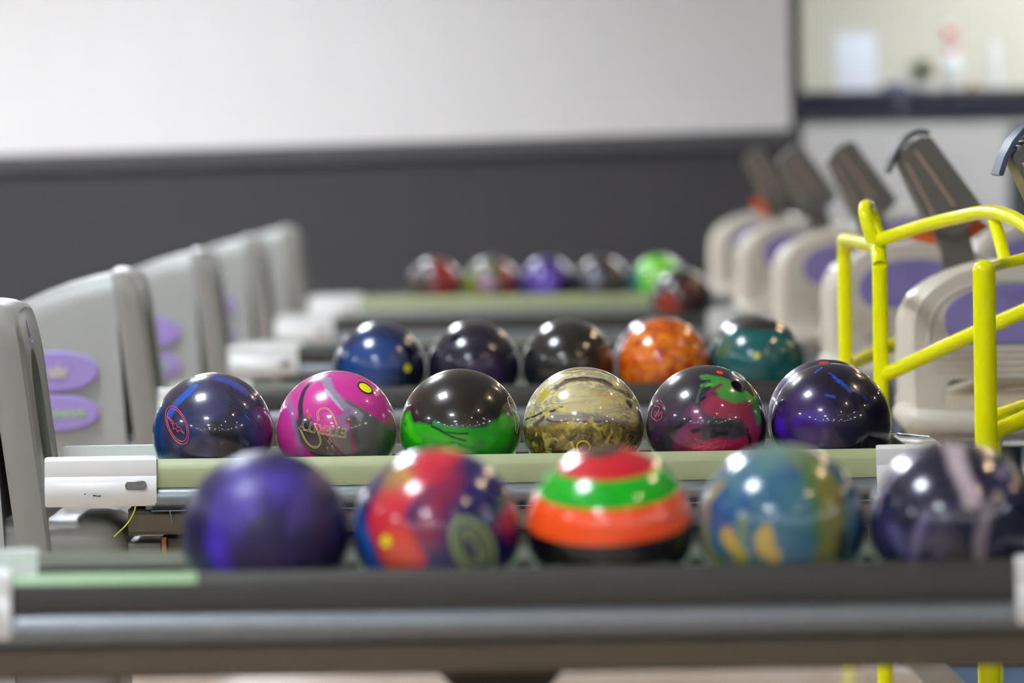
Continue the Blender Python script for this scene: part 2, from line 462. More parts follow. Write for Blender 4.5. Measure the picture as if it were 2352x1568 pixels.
BALLZ = 0.612
class Ball:
    def __init__(s, cx, cy, Y, label, base, layers, rough=0.07, holes=(), group='bowling balls on the racks', spec=0.5, metal=0.0):
        s.c = Vector((P(cx, cy, Y).x, Y, BALLZ)); s.label = label
        L2 = []
        def conv(L):
            L = dict(L)
            if 'at' in L: L['c'] = tuple(s.n(*L['at']))
            if 'px' in L: L['pts'] = [tuple(s.n(*q)) for q in L['px']]
            if 't_at' in L: L['t'] = s.n(*L['t_at']).dot(Vector(L['ax']).normalized())
            if 'and' in L: L['and'] = conv(L['and'])
            return L
        for L in layers: L2.append(conv(L))
        s.t = thing('bowling_ball', label, 'bowling ball', (s.c.x, s.c.y, s.c.z - R), group)
        bm = bmesh.new(); bmesh.ops.create_uvsphere(bm, u_segments=96, v_segments=56, radius=R)
        cs = []
        for hx, hy, hr in holes:
            n = s.n(hx, hy)
            cb = bmesh.new(); bmesh.ops.create_cone(cb, cap_ends=True, segments=32, radius1=hr, radius2=hr, depth=0.07)
            cb.transform(Matrix.Translation(n * R) @ n.to_track_quat('Z', 'Y').to_matrix().to_4x4())
            cs.append(cb)
        if cs: bm = cut(bm, cs)
        s.b = obj('ball_body', bm, ball_mat('ball_' + str(len(bpy.data.materials)), base, L2, rough, spec, metal), s.t, 30)
        s.b.location = (0, 0, R)
    def n(s, px, py):                          # unit vector from the centre to the surface point seen at that pixel
        d = ray(px, py).normalized(); oc = CAM - s.c
        bq = oc.dot(d); disc = bq * bq - (oc.length_squared - R * R)
        if disc < 0:
            return (CAM + d * (-bq) - s.c).normalized()
        return (CAM + d * (-bq - math.sqrt(disc)) - s.c).normalized()
    def line(s, name, pts, wd, mat, closed=False, label=None, bm=None, n=6):
        q = [s.n(*p) for p in pts]
        q = [v.normalized() * (R + .0001) for v in catmull(q, n, closed)]
        bm = bm or bmesh.new()
        tube(bm, q, wd, 6, closed)
        return bm
    def mark(s, name, bm, mat, label=None):
        o = obj(name, bm, mat, s.t, 35, label); o.location = (0, 0, R); return o
    def dot(s, name, px, py, r, mat, label=None, ring=None):
        n = s.n(px, py); mtx = n.to_track_quat('Z', 'Y').to_matrix().to_4x4()
        bm = bmesh.new(); rings = []
        for k in range(6):
            rr = r * k / 5 if k else 1e-5
            rings.append([bm.verts.new(mtx @ Vector((rr * math.cos(a), rr * math.sin(a), math.sqrt((R + .00025) ** 2 - rr * rr)))) for a in [2 * math.pi * j / 28 for j in range(28)]])
        edge = [bm.verts.new(mtx @ Vector((r * math.cos(a), r * math.sin(a), math.sqrt((R - .0006) ** 2 - r * r)))) for a in [2 * math.pi * j / 28 for j in range(28)]]
        rings.append(edge)
        for a, b in zip(rings[:-1], rings[1:]):
            for j in range(28): bm.faces.new((a[j], a[(j + 1) % 28], b[(j + 1) % 28], b[j]))
        bmesh.ops.remove_doubles(bm, verts=bm.verts[:], dist=1e-5)
        s.mark(name, bm, mat, label)
        if ring:
            s.ring('pin_ring', px, py, r + ring[0] * .4, ring[0], ring[1])
    def ring(s, name, px, py, r, wd, mat, label=None):
        n = s.n(px, py); mtx = n.to_track_quat('Z', 'Y').to_matrix().to_4x4()
        pts = [mtx @ Vector((r * math.cos(a), r * math.sin(a), math.sqrt(R * R - r * r))) for a in [2 * math.pi * j / 36 for j in range(36)]]
        s.mark(name, tube(bmesh.new(), pts, wd, 8, True), mat, label)
    def text(s, name, txt, px, py, size, ang, mat, outline=.0004, label=None, squash=1.0):
        n = s.n(px, py)
        t = (s.n(px + 3, py) - s.n(px - 3, py)); t = (t - n * t.dot(n)).normalized(); bb = n.cross(t)
        if bb.z < 0: bb = -bb
        ca, sa = math.cos(ang), math.sin(ang)
        bm = text_bm(txt, size, outline=outline)
        for v in bm.verts:
            x, y, z = v.co; x *= squash
            X, Y2 = x * ca - y * sa, x * sa + y * ca
            v.co = (n * R + t * X + bb * Y2).normalized() * (R + .0001 + z)
        s.mark(name, bm, mat, label)

Y1, Y2, Y3, Y4, Y5, Y6 = 8.52, 11.85, 15.5, 19.15, 22.7, 26.2

mk_y = pmat('yellow_pin', 'E8E414', .3); mk_r = pmat('red_line', 'D8415A', .4); mk_k = pmat('black_pin_ring', '201A10', .4)
mk_g = pmat('pale_gold_line', 'CFC874', .4); mk_red = pmat('red_pin', 'F03C34', .35); mk_p = pmat('pink_line', 'E0507C', .4)
mk_gr = pmat('grey_green_ring', '7A8C5C', .4); mk_gold = pmat('gold_ring', 'C8A800', .35); mk_w = pmat('white_grip', 'C8C4BC', .4)

# ---- first rack (nearest), left to right
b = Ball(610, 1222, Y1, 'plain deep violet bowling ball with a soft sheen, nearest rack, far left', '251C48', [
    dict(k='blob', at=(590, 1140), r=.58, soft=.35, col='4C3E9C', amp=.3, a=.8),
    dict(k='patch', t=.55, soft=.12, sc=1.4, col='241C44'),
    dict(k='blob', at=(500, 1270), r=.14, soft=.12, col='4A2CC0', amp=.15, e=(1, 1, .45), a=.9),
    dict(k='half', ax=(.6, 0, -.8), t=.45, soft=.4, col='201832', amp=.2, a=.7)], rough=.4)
b = Ball(1003, 1212, Y1, 'red and navy swirled bowling ball with an oval ring logo and a yellow dot', '1E1C58', [
    dict(k='path', px=[(1030, 1030), (990, 1070), (930, 1110), (890, 1160), (885, 1210), (925, 1275)], w=.27, soft=.08, col='C22838', amp=.12, seed=3),
    dict(k='path', px=[(1035, 1090), (1000, 1150), (985, 1230)], w=.16, soft=.14, col='8C2440', amp=.12, seed=7, a=.85),
    dict(k='blob', at=(915, 1265), r=.26, soft=.12, col='D4503C', amp=.15, seed=6, a=.85),
    dict(k='path', px=[(822, 1180), (835, 1240), (860, 1300)], w=.13, soft=.05, col='1A4C98', amp=.12),
    dict(k='path', px=[(1180, 1150), (1160, 1200), (1175, 1230)], w=.10, soft=.09, col='8A1E50', amp=.12, seed=8, a=.85),
    dict(k='blob', at=(910, 1095), r=.2, soft=.14, col='927850', amp=.1, a=.8)])
b.dot('pin_dot', 886, 1242, .0075, mk_y, 'yellow dot')
bm = bmesh.new()
for q, wd in ((1.0, .0045), (.62, .0035)):
    pts = []
    for j in range(20):
        a = 2 * math.pi * j / 20; x, y = 42 * q * math.cos(a), 66 * q * math.sin(a)
        ca, sa = math.cos(-.45), math.sin(-.45)
        pts.append((1086 + x * ca - y * sa, 1254 + x * sa * -1 * -1 + y * ca))
    b.line('', pts, wd, None, True, bm=bm, n=3)
b.line('', [(1072, 1222), (1090, 1250), (1106, 1285)], .004, None, bm=bm)
b.mark('oval_logo', bm, mk_gr, 'grey-green oval ring logo')
bm = bmesh.new()
for k in range(5):
    b.line('', [(868 + 9 * k, 1085 + 5 * k), (895 + 10 * k, 1060 + 12 * k), (925 + 8 * k, 1075 + 10 * k), (915 + 9 * k, 1105 + 3 * k)], .0007, None, bm=bm)
b.mark('script_curls', bm, mk_gold, 'fine gold script curls')
bm = bmesh.new()
for k in range(7):
    b.line('', [(1000 + 9 * k, 1036), (1014 + 8 * k, 1028), (1028 + 7 * k, 1034 + k)], .0006, None, bm=bm)
b.mark('script_rays', bm, mk_gold, 'fine gold rays at the top')
t = .262; AX = (-.03, -math.sin(t), math.cos(t))
b = Ball(1401, 1210, Y1, 'banded bowling ball with red cap, green and orange stripes over black', '0E0D0D', [
    dict(k='half', ax=AX, t=.134, soft=.012, amp=.0, col='F8551A'),
    dict(k='half', ax=AX, t=.526, soft=.012, amp=.0, col='0AA81A'),
    dict(k='half', ax=AX, t=.80, soft=.012, amp=.0, col='C4202C'),
    dict(k='half', ax=(-.08, -math.sin(t), math.cos(t)), t=.974, soft=.010, amp=.0, col='3A2622')])
b = Ball(1795, 1207, Y1, 'blue, teal and ochre marbled bowling ball between banded and lilac streaked balls', '1C4C80', [
    dict(k='patch', t=.5, soft=.14, sc=1.6, col='3A6A7A', seed=4, st=(1.6, 1, .5)),
    dict(k='path', px=[(1840, 1040), (1895, 1110), (1910, 1200), (1905, 1300)], w=.22, soft=.10, col='77743A', amp=.12, seed=2),
    dict(k='path', px=[(1855, 1060), (1868, 1140), (1880, 1230)], w=.08, soft=.08, col='2E6A38', amp=.1, seed=5, a=.8),
    dict(k='path', px=[(1935, 1230), (1925, 1300)], w=.08, soft=.06, col='262C3C', amp=.1, seed=5),
    dict(k='path', px=[(1975, 1150), (1970, 1250)], w=.12, soft=.08, col='1E2848', amp=.1),
    dict(k='path', px=[(1655, 1110), (1625, 1160), (1620, 1240), (1640, 1290)], w=.07, soft=.05, col='A8923C', amp=.1, sc=3),
    dict(k='path', px=[(1672, 1232), (1700, 1275)], w=.11, soft=.05, col='BE9C40', amp=.12, sc=4),
    dict(k='path', px=[(1748, 1225), (1775, 1275)], w=.10, soft=.05, col='B89C48', amp=.12, sc=3.5),
    dict(k='path', px=[(1700, 1190), (1712, 1290)], w=.07, soft=.08, col='7E9050', amp=.12, a=.8),
    dict(k='path', px=[(1650, 1295), (1730, 1300)], w=.10, soft=.08, col='5C7034', amp=.12, a=.8),
    dict(k='blob', at=(1790, 1035), r=.30, soft=.22, col='6A8A7A', amp=.2, a=.8)])
b = Ball(2187, 1202, Y1, 'navy bowling ball with pale lilac marble streaks, nearest rack, far right', '1B1B32', [
    dict(k='patch', t=.58, soft=.12, sc=1.5, col='302E54', seed=4),
    dict(k='path', px=[(2190, 1022), (2200, 1060), (2212, 1100), (2235, 1150)], w=.11, soft=.05, col='B8A8B0', amp=.08, seed=1),
    dict(k='path', px=[(2292, 1140), (2265, 1170), (2250, 1240), (2245, 1300)], w=.075, soft=.05, col='8C7E84', amp=.08, seed=4),
    dict(k='path', px=[(2012, 1170), (2030, 1115), (2070, 1070), (2110, 1040)], w=.05, soft=.04, col='A098B4', amp=.05),
    dict(k='path', px=[(2130, 1175), (2112, 1215), (2098, 1290)], w=.05, soft=.05, col='6A6488', amp=.06, seed=6),
    dict(k='path', px=[(2050, 1215), (2072, 1265)], w=.07, soft=.06, col='56547C', amp=.08, seed=7),
    dict(k='path', px=[(2300, 1090), (2330, 1060)], w=.06, soft=.05, col='8C80A0', amp=.06, seed=8)])
b = Ball(489, 996, Y2, 'dark navy bowling ball with red lightning oval logo and blue streaks', '2A2A42', [
    dict(k='patch', t=.52, soft=.12, sc=1.5, col='38385A', seed=8),
    dict(k='path', px=[(362, 960), (362, 1010), (380, 1060)], w=.17, soft=.12, col='0E3C78', amp=.12, seed=4),
    dict(k='path', px=[(445, 886), (428, 905), (410, 920), (398, 935), (390, 950)], w=.075, soft=.035, col='1B54B4', amp=.06, seed=2, sc=3),
    dict(k='path', px=[(430, 1005), (440, 990), (425, 960)], w=.10, soft=.10, col='1C3468', amp=.1, seed=5, a=.7),
    dict(k='path', px=[(500, 868), (530, 880), (556, 894)], w=.10, soft=.06, col='36408C', amp=.08, seed=6),
    dict(k='path', px=[(568, 955), (588, 985), (590, 1010)], w=.14, soft=.12, col='1C2C6C', amp=.12, seed=7),
    dict(k='path', px=[(598, 930), (618, 975), (620, 1010)], w=.09, soft=.08, col='24143A', amp=.1),
    dict(k='path', px=[(500, 990), (530, 1005), (525, 1030)], w=.15, soft=.08, col='1E1C1C', amp=.15, seed=11, sc=3),
    dict(k='patch', t=.62, soft=.06, sc=2.6, col='505064', seed=18, a=.6)])
bm = bmesh.new()
for q in (1.0, .86):
    pts = []
    for j in range(24):
        a = 2 * math.pi * j / 24; x, y = 22 * q * math.cos(a), 46 * q * math.sin(a)
        ca, sa = math.cos(-.38), math.sin(-.38)
        pts.append((407 + x * ca - y * sa, 976 + x * sa + y * ca))
    b.line('', pts, .0006, None, True, bm=bm, n=3)
b.line('', [(386, 957), (397, 967), (399, 974), (405, 972), (408, 982), (412, 980), (424, 996), (411, 987), (409, 992), (403, 983), (399, 985), (396, 973)], .0005, None, True, bm=bm, n=3)
b.mark('lightning_logo', bm, mk_r, 'red outlined oval with a lightning bolt')
bm = bmesh.new()
for k in range(5):
    b.line('', [(476 + 9 * k, 884 - 1.5 * k), (494 + 9 * k, 900), (519 + 9 * k, 926), (545 + 7 * k, 950)], .0007, None, bm=bm)
for k in range(3):
    b.line('', [(560 + 8 * k, 953), (575 + 7 * k, 970), (586 + 6 * k, 990)], .0006, None, bm=bm)
b.mark('dark_lettering', bm, mk_k, 'rows of fine black lines')

b = Ball(773, 990, Y2, 'magenta and grey swirled bowling ball with gold upside-down lettering and yellow dot', 'C0348C', [
    dict(k='half', ax=(-.54, -.10, -.84), t_at=(845, 948), soft=.03, amp=.08, sc=2.4, col='62605E', seed=2, **{'and': dict(k='half', ax=(1, 0, -.1), t_at=(786, 985), soft=.05, amp=.10, sc=2.5)}),
    dict(k='path', px=[(695, 985), (715, 1005), (740, 1030), (770, 1040)], w=.20, soft=.06, col='3A3434', amp=.12, seed=4),
    dict(k='path', px=[(770, 1000), (800, 1030)], w=.16, soft=.07, col='6C6664', amp=.12, seed=14),
    dict(k='path', px=[(735, 868), (750, 872), (756, 893), (773, 914), (795, 935), (825, 955)], w=.07, soft=.03, col='8A8094', amp=.05, seed=7, sc=4),
    dict(k='path', px=[(748, 895), (765, 915), (785, 940)], w=.022, soft=.015, col='A8A0B0', amp=.04, seed=7, sc=4),
    dict(k='path', px=[(800, 945), (780, 960), (800, 985)], w=.05, soft=.03, col='8C6A8C', amp=.08, seed=9, sc=4),
    dict(k='path', px=[(713, 878), (698, 898), (690, 930), (693, 965), (705, 985)], w=.048, soft=.02, col='20223A', amp=.04, seed=1, sc=3),
    dict(k='path', px=[(664, 915), (672, 945), (680, 995), (690, 1040)], w=.06, soft=.05, col='8A6494', amp=.05, seed=5, a=.8),
    dict(k='path', px=[(802, 965), (808, 1000), (812, 1040)], w=.022, soft=.015, col='A83454', amp=.05, seed=6),
    dict(k='path', px=[(748, 1000), (765, 1020), (790, 1048)], w=.018, soft=.015, col='5A1C30', amp=.04, seed=6),
    dict(k='path', px=[(812, 960), (815, 1000), (820, 1020)], w=.05, soft=.04, col='4A4A4C', amp=.06, seed=16, a=.7),
    dict(k='path', px=[(895, 1000), (880, 1040)], w=.14, soft=.12, col='3C4A3C', amp=.1, a=.8)])
b.dot('pin_dot', 839, 890, .0135, mk_y, 'yellow dot', ring=(.0018, mk_k))
b.text('lettering', 'ETER', 764, 989, .0245, math.pi - .16, mk_g, .00035, 'gold outlined lettering')
b.text('lettering', 'ITY', 707, 977, .0255, math.pi - .25, mk_g, .00035, 'gold outlined lettering')
bm = bmesh.new()
for q in (1, .8):
    b.line('', [(730 + (1 - q) * 15, 966), (728 + (1 - q) * 20, 948), (738, 937 + (1 - q) * 15), (752, 937 + (1 - q) * 15), (764 - (1 - q) * 10, 950), (776 - (1 - q) * 10, 978)], .0004, None, bm=bm)
    b.line('', [(689 + (1 - q) * 14, 986), (700 + (1 - q) * 14, 1010), (715, 1026 - (1 - q) * 15), (730, 1027 - (1 - q) * 15), (738 - (1 - q) * 14, 1012), (730 - (1 - q) * 12, 988), (722, 975)], .0004, None, bm=bm)
b.mark('loop_logo', bm, mk_g, 'gold outlined loop')
bm = bmesh.new()
for x, y, q in ((711, 956, 8), (706, 944, 5), (757, 1013, 8), (752, 1028, 4), (763, 1025, 4)):
    b.line('', [(x, y - q), (x + q * .22, y - q * .22), (x + q * .7, y), (x + q * .22, y + q * .22), (x, y + q), (x - q * .22, y + q * .22), (x - q * .7, y), (x - q * .22, y - q * .22)], .0003, None, True, bm=bm, n=1)
b.mark('star_marks', bm, mk_g, 'small gold four-pointed stars')

g_ = dict(k='half', ax=(.0, .30, -1), t_at=(1060, 985), soft=.035, amp=.09, sc=1.8, seed=3)
b = Ball(1057, 986, Y2, 'bowling ball black above and bright green below', '221E1B', [
    dict(k='path', px=[(1000, 972), (1028, 985), (1065, 986)], w=.045, soft=.03, col='2C8048', amp=.06, seed=5),
    dict(g_, col='18980E'),
    dict(k='path', px=[(935, 965), (945, 990), (955, 1005)], w=.11, soft=.06, col='34C40E', amp=.12, sc=3, seed=4),
    dict(k='path', px=[(960, 985), (1010, 1000), (1060, 1010), (1120, 1010)], w=.10, soft=.07, col='2CA818', amp=.08, sc=3, seed=9),
    dict(k='path', px=[(1130, 985), (1160, 965)], w=.10, soft=.06, col='2AA414', amp=.1, sc=3, seed=4),
    dict(k='path', px=[(991, 978), (1018, 992), (1045, 1005), (1070, 1012)], w=.018, soft=.016, col='12381C', amp=.03),
    dict(k='path', px=[(1022, 992), (1050, 996), (1075, 996)], w=.014, soft=.014, col='12381C', amp=.03),
    dict(k='path', px=[(1000, 1020), (1040, 1018), (1090, 1030)], w=.02, soft=.03, col='1C7020', amp=.06),
    dict(k='path', px=[(1185, 995), (1170, 1030), (1130, 1060)], w=.14, soft=.12, col='086018', amp=.1, a=.8),
    dict(k='blob', at=(1100, 1025), r=.12, soft=.1, col='0A6A1C', amp=.15, a=.7),
    dict(k='path', px=[(925, 950), (932, 975)], w=.05, soft=.03, col='246A2C', amp=.12, sc=6, a=.8)])
bm = bmesh.new()
b.line('', [(1166, 914), (1174, 913), (1184, 934), (1182, 946), (1172, 936)], .0005, None, True, bm=bm)
b.line('', [(1172, 940), (1183, 965), (1184, 990)], .0005, None, bm=bm)
b.line('', [(1176, 935), (1190, 965), (1187, 995)], .0005, None, bm=bm)
b.mark('outline_logo', bm, mk_w, 'pale outlined logo near the right edge')

b = Ball(1340, 982, Y2, 'cream and gold marbled bowling ball with dark grey veins and a gold ringed hole', 'A49C82', [
    dict(k='patch', t=.50, soft=.10, sc=1.8, col='BCB084', seed=4, st=(.5, 1, 2.0), dist=1.2),
    dict(k='patch', t=.52, soft=.05, sc=4.0, col='8E8468', seed=21, st=(.45, 1, 1.8), dist=2.0, det=7, a=.8),
    dict(k='patch', t=.55, soft=.05, sc=5.0, col='D2C894', seed=23, st=(.5, 1, 1.6), dist=2.0, det=7, a=.8),
    dict(k='path', px=[(1320, 905), (1350, 925), (1400, 930)], w=.20, soft=.12, col='C8BC8A', amp=.12, sc=3, a=.6),
    dict(k='path', px=[(1360, 905), (1410, 912)], w=.05, soft=.04, col='B8924E', amp=.1, sc=4, a=.7),
    dict(k='blob', at=(1245, 912), r=.11, soft=.05, col='A89E38', amp=.15, sc=5),
    dict(k='path', px=[(1240, 985), (1260, 962), (1290, 958), (1330, 958), (1390, 962), (1440, 975)], w=.07, soft=.04, col='8C827A', amp=.06, sc=3, seed=3),
    dict(k='half', ax=(.02, -.14, -1), t_at=(1330, 968), soft=.04, amp=.12, sc=2.6, col='70602C', seed=2),
    dict(k='patch', t=.52, soft=.10, sc=2.2, col='A89440', seed=7, dist=1.6, det=6, **{'and': dict(k='half', ax=(.02, -.14, -1), t_at=(1330, 972), soft=.04, amp=.06, sc=2.2, seed=2)}),
    dict(k='vein', w=.035, soft=.05, sc=1.7, col='3A3020', seed=8, dist=2.6, det=6, **{'and': dict(k='half', ax=(.02, -.14, -1), t_at=(1330, 985), soft=.1, amp=.1)}),
    dict(k='path', px=[(1225, 1005), (1260, 1020), (1270, 1040)], w=.10, soft=.08, col='34381E', amp=.15, sc=4, a=.8),
    dict(k='path', px=[(1225, 972), (1255, 962), (1275, 969), (1316, 966), (1372, 970), (1428, 980), (1460, 994)], w=.016, soft=.016, col='4A3E34', amp=.04, sc=4),
    dict(k='path', px=[(1208, 962), (1228, 955), (1249, 945), (1269, 944), (1291, 934)], w=.020, soft=.014, col='382E2C', amp=.03, sc=5),
    dict(k='path', px=[(1230, 975), (1250, 958)], w=.045, soft=.03, col='5A4A48', amp=.06, sc=4),
    dict(k='path', px=[(1278, 892), (1300, 876), (1344, 870), (1386, 875), (1412, 890), (1438, 904), (1456, 916)], w=.055, soft=.03, col='665848', amp=.06, sc=4),
    dict(k='path', px=[(1300, 872), (1344, 867), (1386, 872), (1410, 886)], w=.024, soft=.02, col='3C3028', amp=.05, sc=5),
    dict(k='path', px=[(1300, 852), (1350, 848), (1400, 860)], w=.03, soft=.025, col='6A6056', amp=.06, sc=4),
    dict(k='blob', at=(1446, 926), r=.07, soft=.04, col='4A4230', amp=.1, sc=5),
    dict(k='path', px=[(1470, 950), (1468, 1000)], w=.08, soft=.06, col='5A544A', amp=.06, sc=4, a=.8),
    dict(k='patch', t=.61, soft=.05, sc=4.5, col='D0C058', seed=14, dist=1, a=.6)], holes=[(1340, 1027, .0105)])
b.ring('hole_ring', 1340, 1027, .0115, .0016, mk_gold, 'gold ring')

b = Ball(1622, 978, Y2, 'black, green and crimson swirled bowling ball with an open finger hole', '2C2832', [
    dict(k='patch', t=.55, soft=.12, sc=1.6, col='3E3A46', seed=4),
    dict(k='path', px=[(1500, 1000), (1520, 970), (1550, 945)], w=.12, soft=.10, col='3C2440', amp=.1),
    dict(k='path', px=[(1640, 930), (1680, 935), (1715, 945), (1735, 990), (1720, 1030)], w=.20, soft=.06, col='94304A', amp=.10, seed=2, sc=3),
    dict(k='path', px=[(1560, 1020), (1580, 985), (1600, 960), (1590, 945)], w=.12, soft=.08, col='6E2C58', amp=.12, seed=8, sc=3),
    dict(k='path', px=[(1560, 1040), (1590, 1000)], w=.12, soft=.08, col='7C2444', amp=.12, seed=8, sc=3),
    dict(k='path', px=[(1600, 1035), (1650, 1020), (1710, 1025)], w=.13, soft=.07, col='A81848', amp=.10, seed=5, sc=3),
    dict(k='path', px=[(1622, 866), (1640, 870), (1671, 880), (1700, 900), (1735, 925), (1742, 962)], w=.10, soft=.035, col='3C8A34', amp=.07, seed=3, sc=4),
    dict(k='path', px=[(1650, 888), (1665, 902), (1695, 912)], w=.12, soft=.05, col='42903A', amp=.08, seed=6, sc=4),
    dict(k='path', px=[(1613, 886), (1636, 882)], w=.035, soft=.02, col='55A440', amp=.05, seed=9, sc=5),
    dict(k='path', px=[(1612, 862), (1622, 872)], w=.03, soft=.02, col='4A8048', amp=.05, seed=9, sc=5),
    dict(k='path', px=[(1622, 880), (1608, 895), (1600, 922)], w=.022, soft=.018, col='3A6048', amp=.04, seed=9, sc=4),
    dict(k='path', px=[(1612, 876), (1630, 874)], w=.016, soft=.014, col='22262A', amp=.05, sc=6),
    dict(k='path', px=[(1657, 882), (1632, 900), (1616, 925)], w=.038, soft=.025, col='78284A', amp=.04, seed=12, sc=4),
    dict(k='path', px=[(1633, 977), (1655, 972), (1676, 976)], w=.065, soft=.04, col='2A221E', amp=.10, seed=11, sc=5),
    dict(k='path', px=[(1636, 992), (1668, 992)], w=.06, soft=.04, col='201A18', amp=.10, seed=12, sc=5),
    dict(k='path', px=[(1535, 995), (1560, 975), (1582, 964)], w=.035, soft=.03, col='221C24', amp=.06, seed=12, sc=4),
    dict(k='path', px=[(1592, 990), (1605, 987)], w=.035, soft=.03, col='221C24', amp=.06, seed=12, sc=4),
    dict(k='path', px=[(1716, 988), (1722, 1005), (1722, 1030)], w=.03, soft=.025, col='1C1014', amp=.05, seed=13, sc=4),
    dict(k='path', px=[(1614, 918), (1620, 912)], w=.03, soft=.02, col='1C1820', amp=.05, seed=13, sc=4)],
    holes=[(1694, 886, .0125)])
b.ring('hole_ring', 1694, 886, .0125, .0012, mk_k, 'dark rim of the finger hole')
b.dot('pin_dot', 1653, 855, .0065, mk_red, 'red dot')
b.ring('grip_ring', 1697, 864, .0125, .0026, mk_w, 'pale grip ring')
bm = bmesh.new()
b.line('', [(1508, 903), (1518, 920), (1526, 932), (1512, 926), (1504, 934), (1510, 916)], .0005, None, True, bm=bm, n=1)
b.line('', [(1499, 938), (1496, 954), (1503, 962), (1511, 946), (1515, 936), (1507, 932)], .0006, None, True, bm=bm, n=2)
b.line('', [(1505, 945), (1503, 955), (1509, 950)], .0005, None, True, bm=bm, n=2)
b.line('', [(1514, 940), (1512, 956), (1520, 944), (1519, 960), (1508, 966), (1499, 960)], .0006, None, bm=bm, n=2)
b.mark('graffiti_logo', bm, mk_p, 'pink outlined graffiti lettering')
bm = bmesh.new()
for pts in ([(1595, 1008), (1640, 1032)], [(1592, 1030), (1652, 1012)], [(1600, 1012), (1618, 1034), (1630, 1018)], [(1596, 1006), (1650, 1028), (1604, 1024)], [(1668, 1010), (1660, 1032)]):
    b.line('', pts, .0004, None, bm=bm, n=3)
b.mark('sketch_logo', bm, mk_p, 'thin pink crossed lines')

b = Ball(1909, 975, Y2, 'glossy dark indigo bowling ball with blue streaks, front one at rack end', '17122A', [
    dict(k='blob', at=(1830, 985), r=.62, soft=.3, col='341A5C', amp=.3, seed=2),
    dict(k='path', px=[(1830, 965), (1860, 952), (1885, 960)], w=.08, soft=.10, col='42229A', amp=.12, seed=8, a=.7, sc=3),
    dict(k='blob', at=(1790, 980), r=.14, soft=.12, col='4A1CB8', amp=.15, seed=9, a=.9),
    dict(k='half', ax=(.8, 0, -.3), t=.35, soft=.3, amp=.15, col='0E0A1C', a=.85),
    dict(k='path', px=[(1906, 857), (1925, 872), (1950, 896)], w=.03, soft=.035, col='1858C0', amp=.08, seed=3, sc=6),
    dict(k='path', px=[(1950, 890), (1980, 905), (2000, 925)], w=.03, soft=.04, col='16306C', amp=.05, seed=3, sc=5, a=.8),
    dict(k='path', px=[(1873, 855), (1887, 844)], w=.018, soft=.015, col='2458D8', amp=.03, seed=5, sc=6),
    dict(k='path', px=[(1895, 907), (1918, 911)], w=.02, soft=.02, col='1C48A0', amp=.05, seed=8, sc=5)], rough=.045)
b = Ball(1899, 962, Y2 + .246, 'dark violet bowling ball with a red dot, hidden behind glossy indigo one', '241C44', [
    dict(k='blob', at=(1800, 900), r=.5, soft=.3, col='4A3E7A', amp=.3),
    dict(k='blob', at=(1892, 832), r=.08, soft=.03, col='D02C34', amp=.02)])

# ---- third rack
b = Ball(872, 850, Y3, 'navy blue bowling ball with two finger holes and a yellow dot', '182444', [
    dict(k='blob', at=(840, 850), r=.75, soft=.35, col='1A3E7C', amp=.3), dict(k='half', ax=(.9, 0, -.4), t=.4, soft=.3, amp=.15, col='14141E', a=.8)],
    holes=[(941, 803, .011), (947, 818, .009)])
b.dot('pin_dot', 936, 845, .0085, mk_y, 'yellow dot')
b = Ball(1088, 847, Y3, 'dark purple-black bowling ball on third rack, between navy and dark grey', '1A1628', [
    dict(k='blob', at=(1120, 890), r=.6, soft=.25, col='2E1A48', amp=.35), dict(k='patch', t=.58, soft=.1, sc=2, col='2C2A38')],
    holes=[(1046, 778, .011), (1150, 772, .011)])
b = Ball(1305, 845, Y3, 'dark grey bowling ball with a brown tint, left of the orange one', '24221F', [
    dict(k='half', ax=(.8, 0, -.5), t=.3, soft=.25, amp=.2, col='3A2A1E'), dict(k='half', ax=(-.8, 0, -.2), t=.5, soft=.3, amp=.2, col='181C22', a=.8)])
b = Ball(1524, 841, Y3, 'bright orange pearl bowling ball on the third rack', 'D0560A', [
    dict(k='patch', t=.5, soft=.09, sc=3.2, col='E88A1C', seed=4, dist=1.6, det=6),
    dict(k='patch', t=.56, soft=.08, sc=2.6, col='A83A06', seed=8, dist=1.4, det=6),
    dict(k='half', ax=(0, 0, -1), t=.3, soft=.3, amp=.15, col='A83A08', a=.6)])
b = Ball(1514, 836, Y3 + .246, 'purple and grey bowling ball mostly hidden behind the bright orange one', '4A3A5A', [
    dict(k='blob', at=(1540, 745), r=.35, soft=.15, col='7A3A34', amp=.2), dict(k='blob', at=(1440, 800), r=.4, soft=.2, col='6A6080', amp=.2)])
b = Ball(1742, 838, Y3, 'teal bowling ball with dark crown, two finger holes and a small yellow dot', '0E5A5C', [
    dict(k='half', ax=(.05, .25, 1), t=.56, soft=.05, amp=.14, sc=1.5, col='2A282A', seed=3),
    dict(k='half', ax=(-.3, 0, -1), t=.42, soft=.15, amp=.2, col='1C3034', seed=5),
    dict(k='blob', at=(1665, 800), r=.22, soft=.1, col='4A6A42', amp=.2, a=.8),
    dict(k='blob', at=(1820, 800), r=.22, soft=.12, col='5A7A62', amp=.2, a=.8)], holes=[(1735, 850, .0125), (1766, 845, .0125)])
b.dot('pin_dot', 1738, 816, .007, mk_y, 'small yellow dot')
b = Ball(1731, 834, Y3 + .246, 'dark grey bowling ball mostly hidden behind the teal one', '2E2A2C', [
    dict(k='patch', t=.55, soft=.1, sc=2, col='4A4648')])

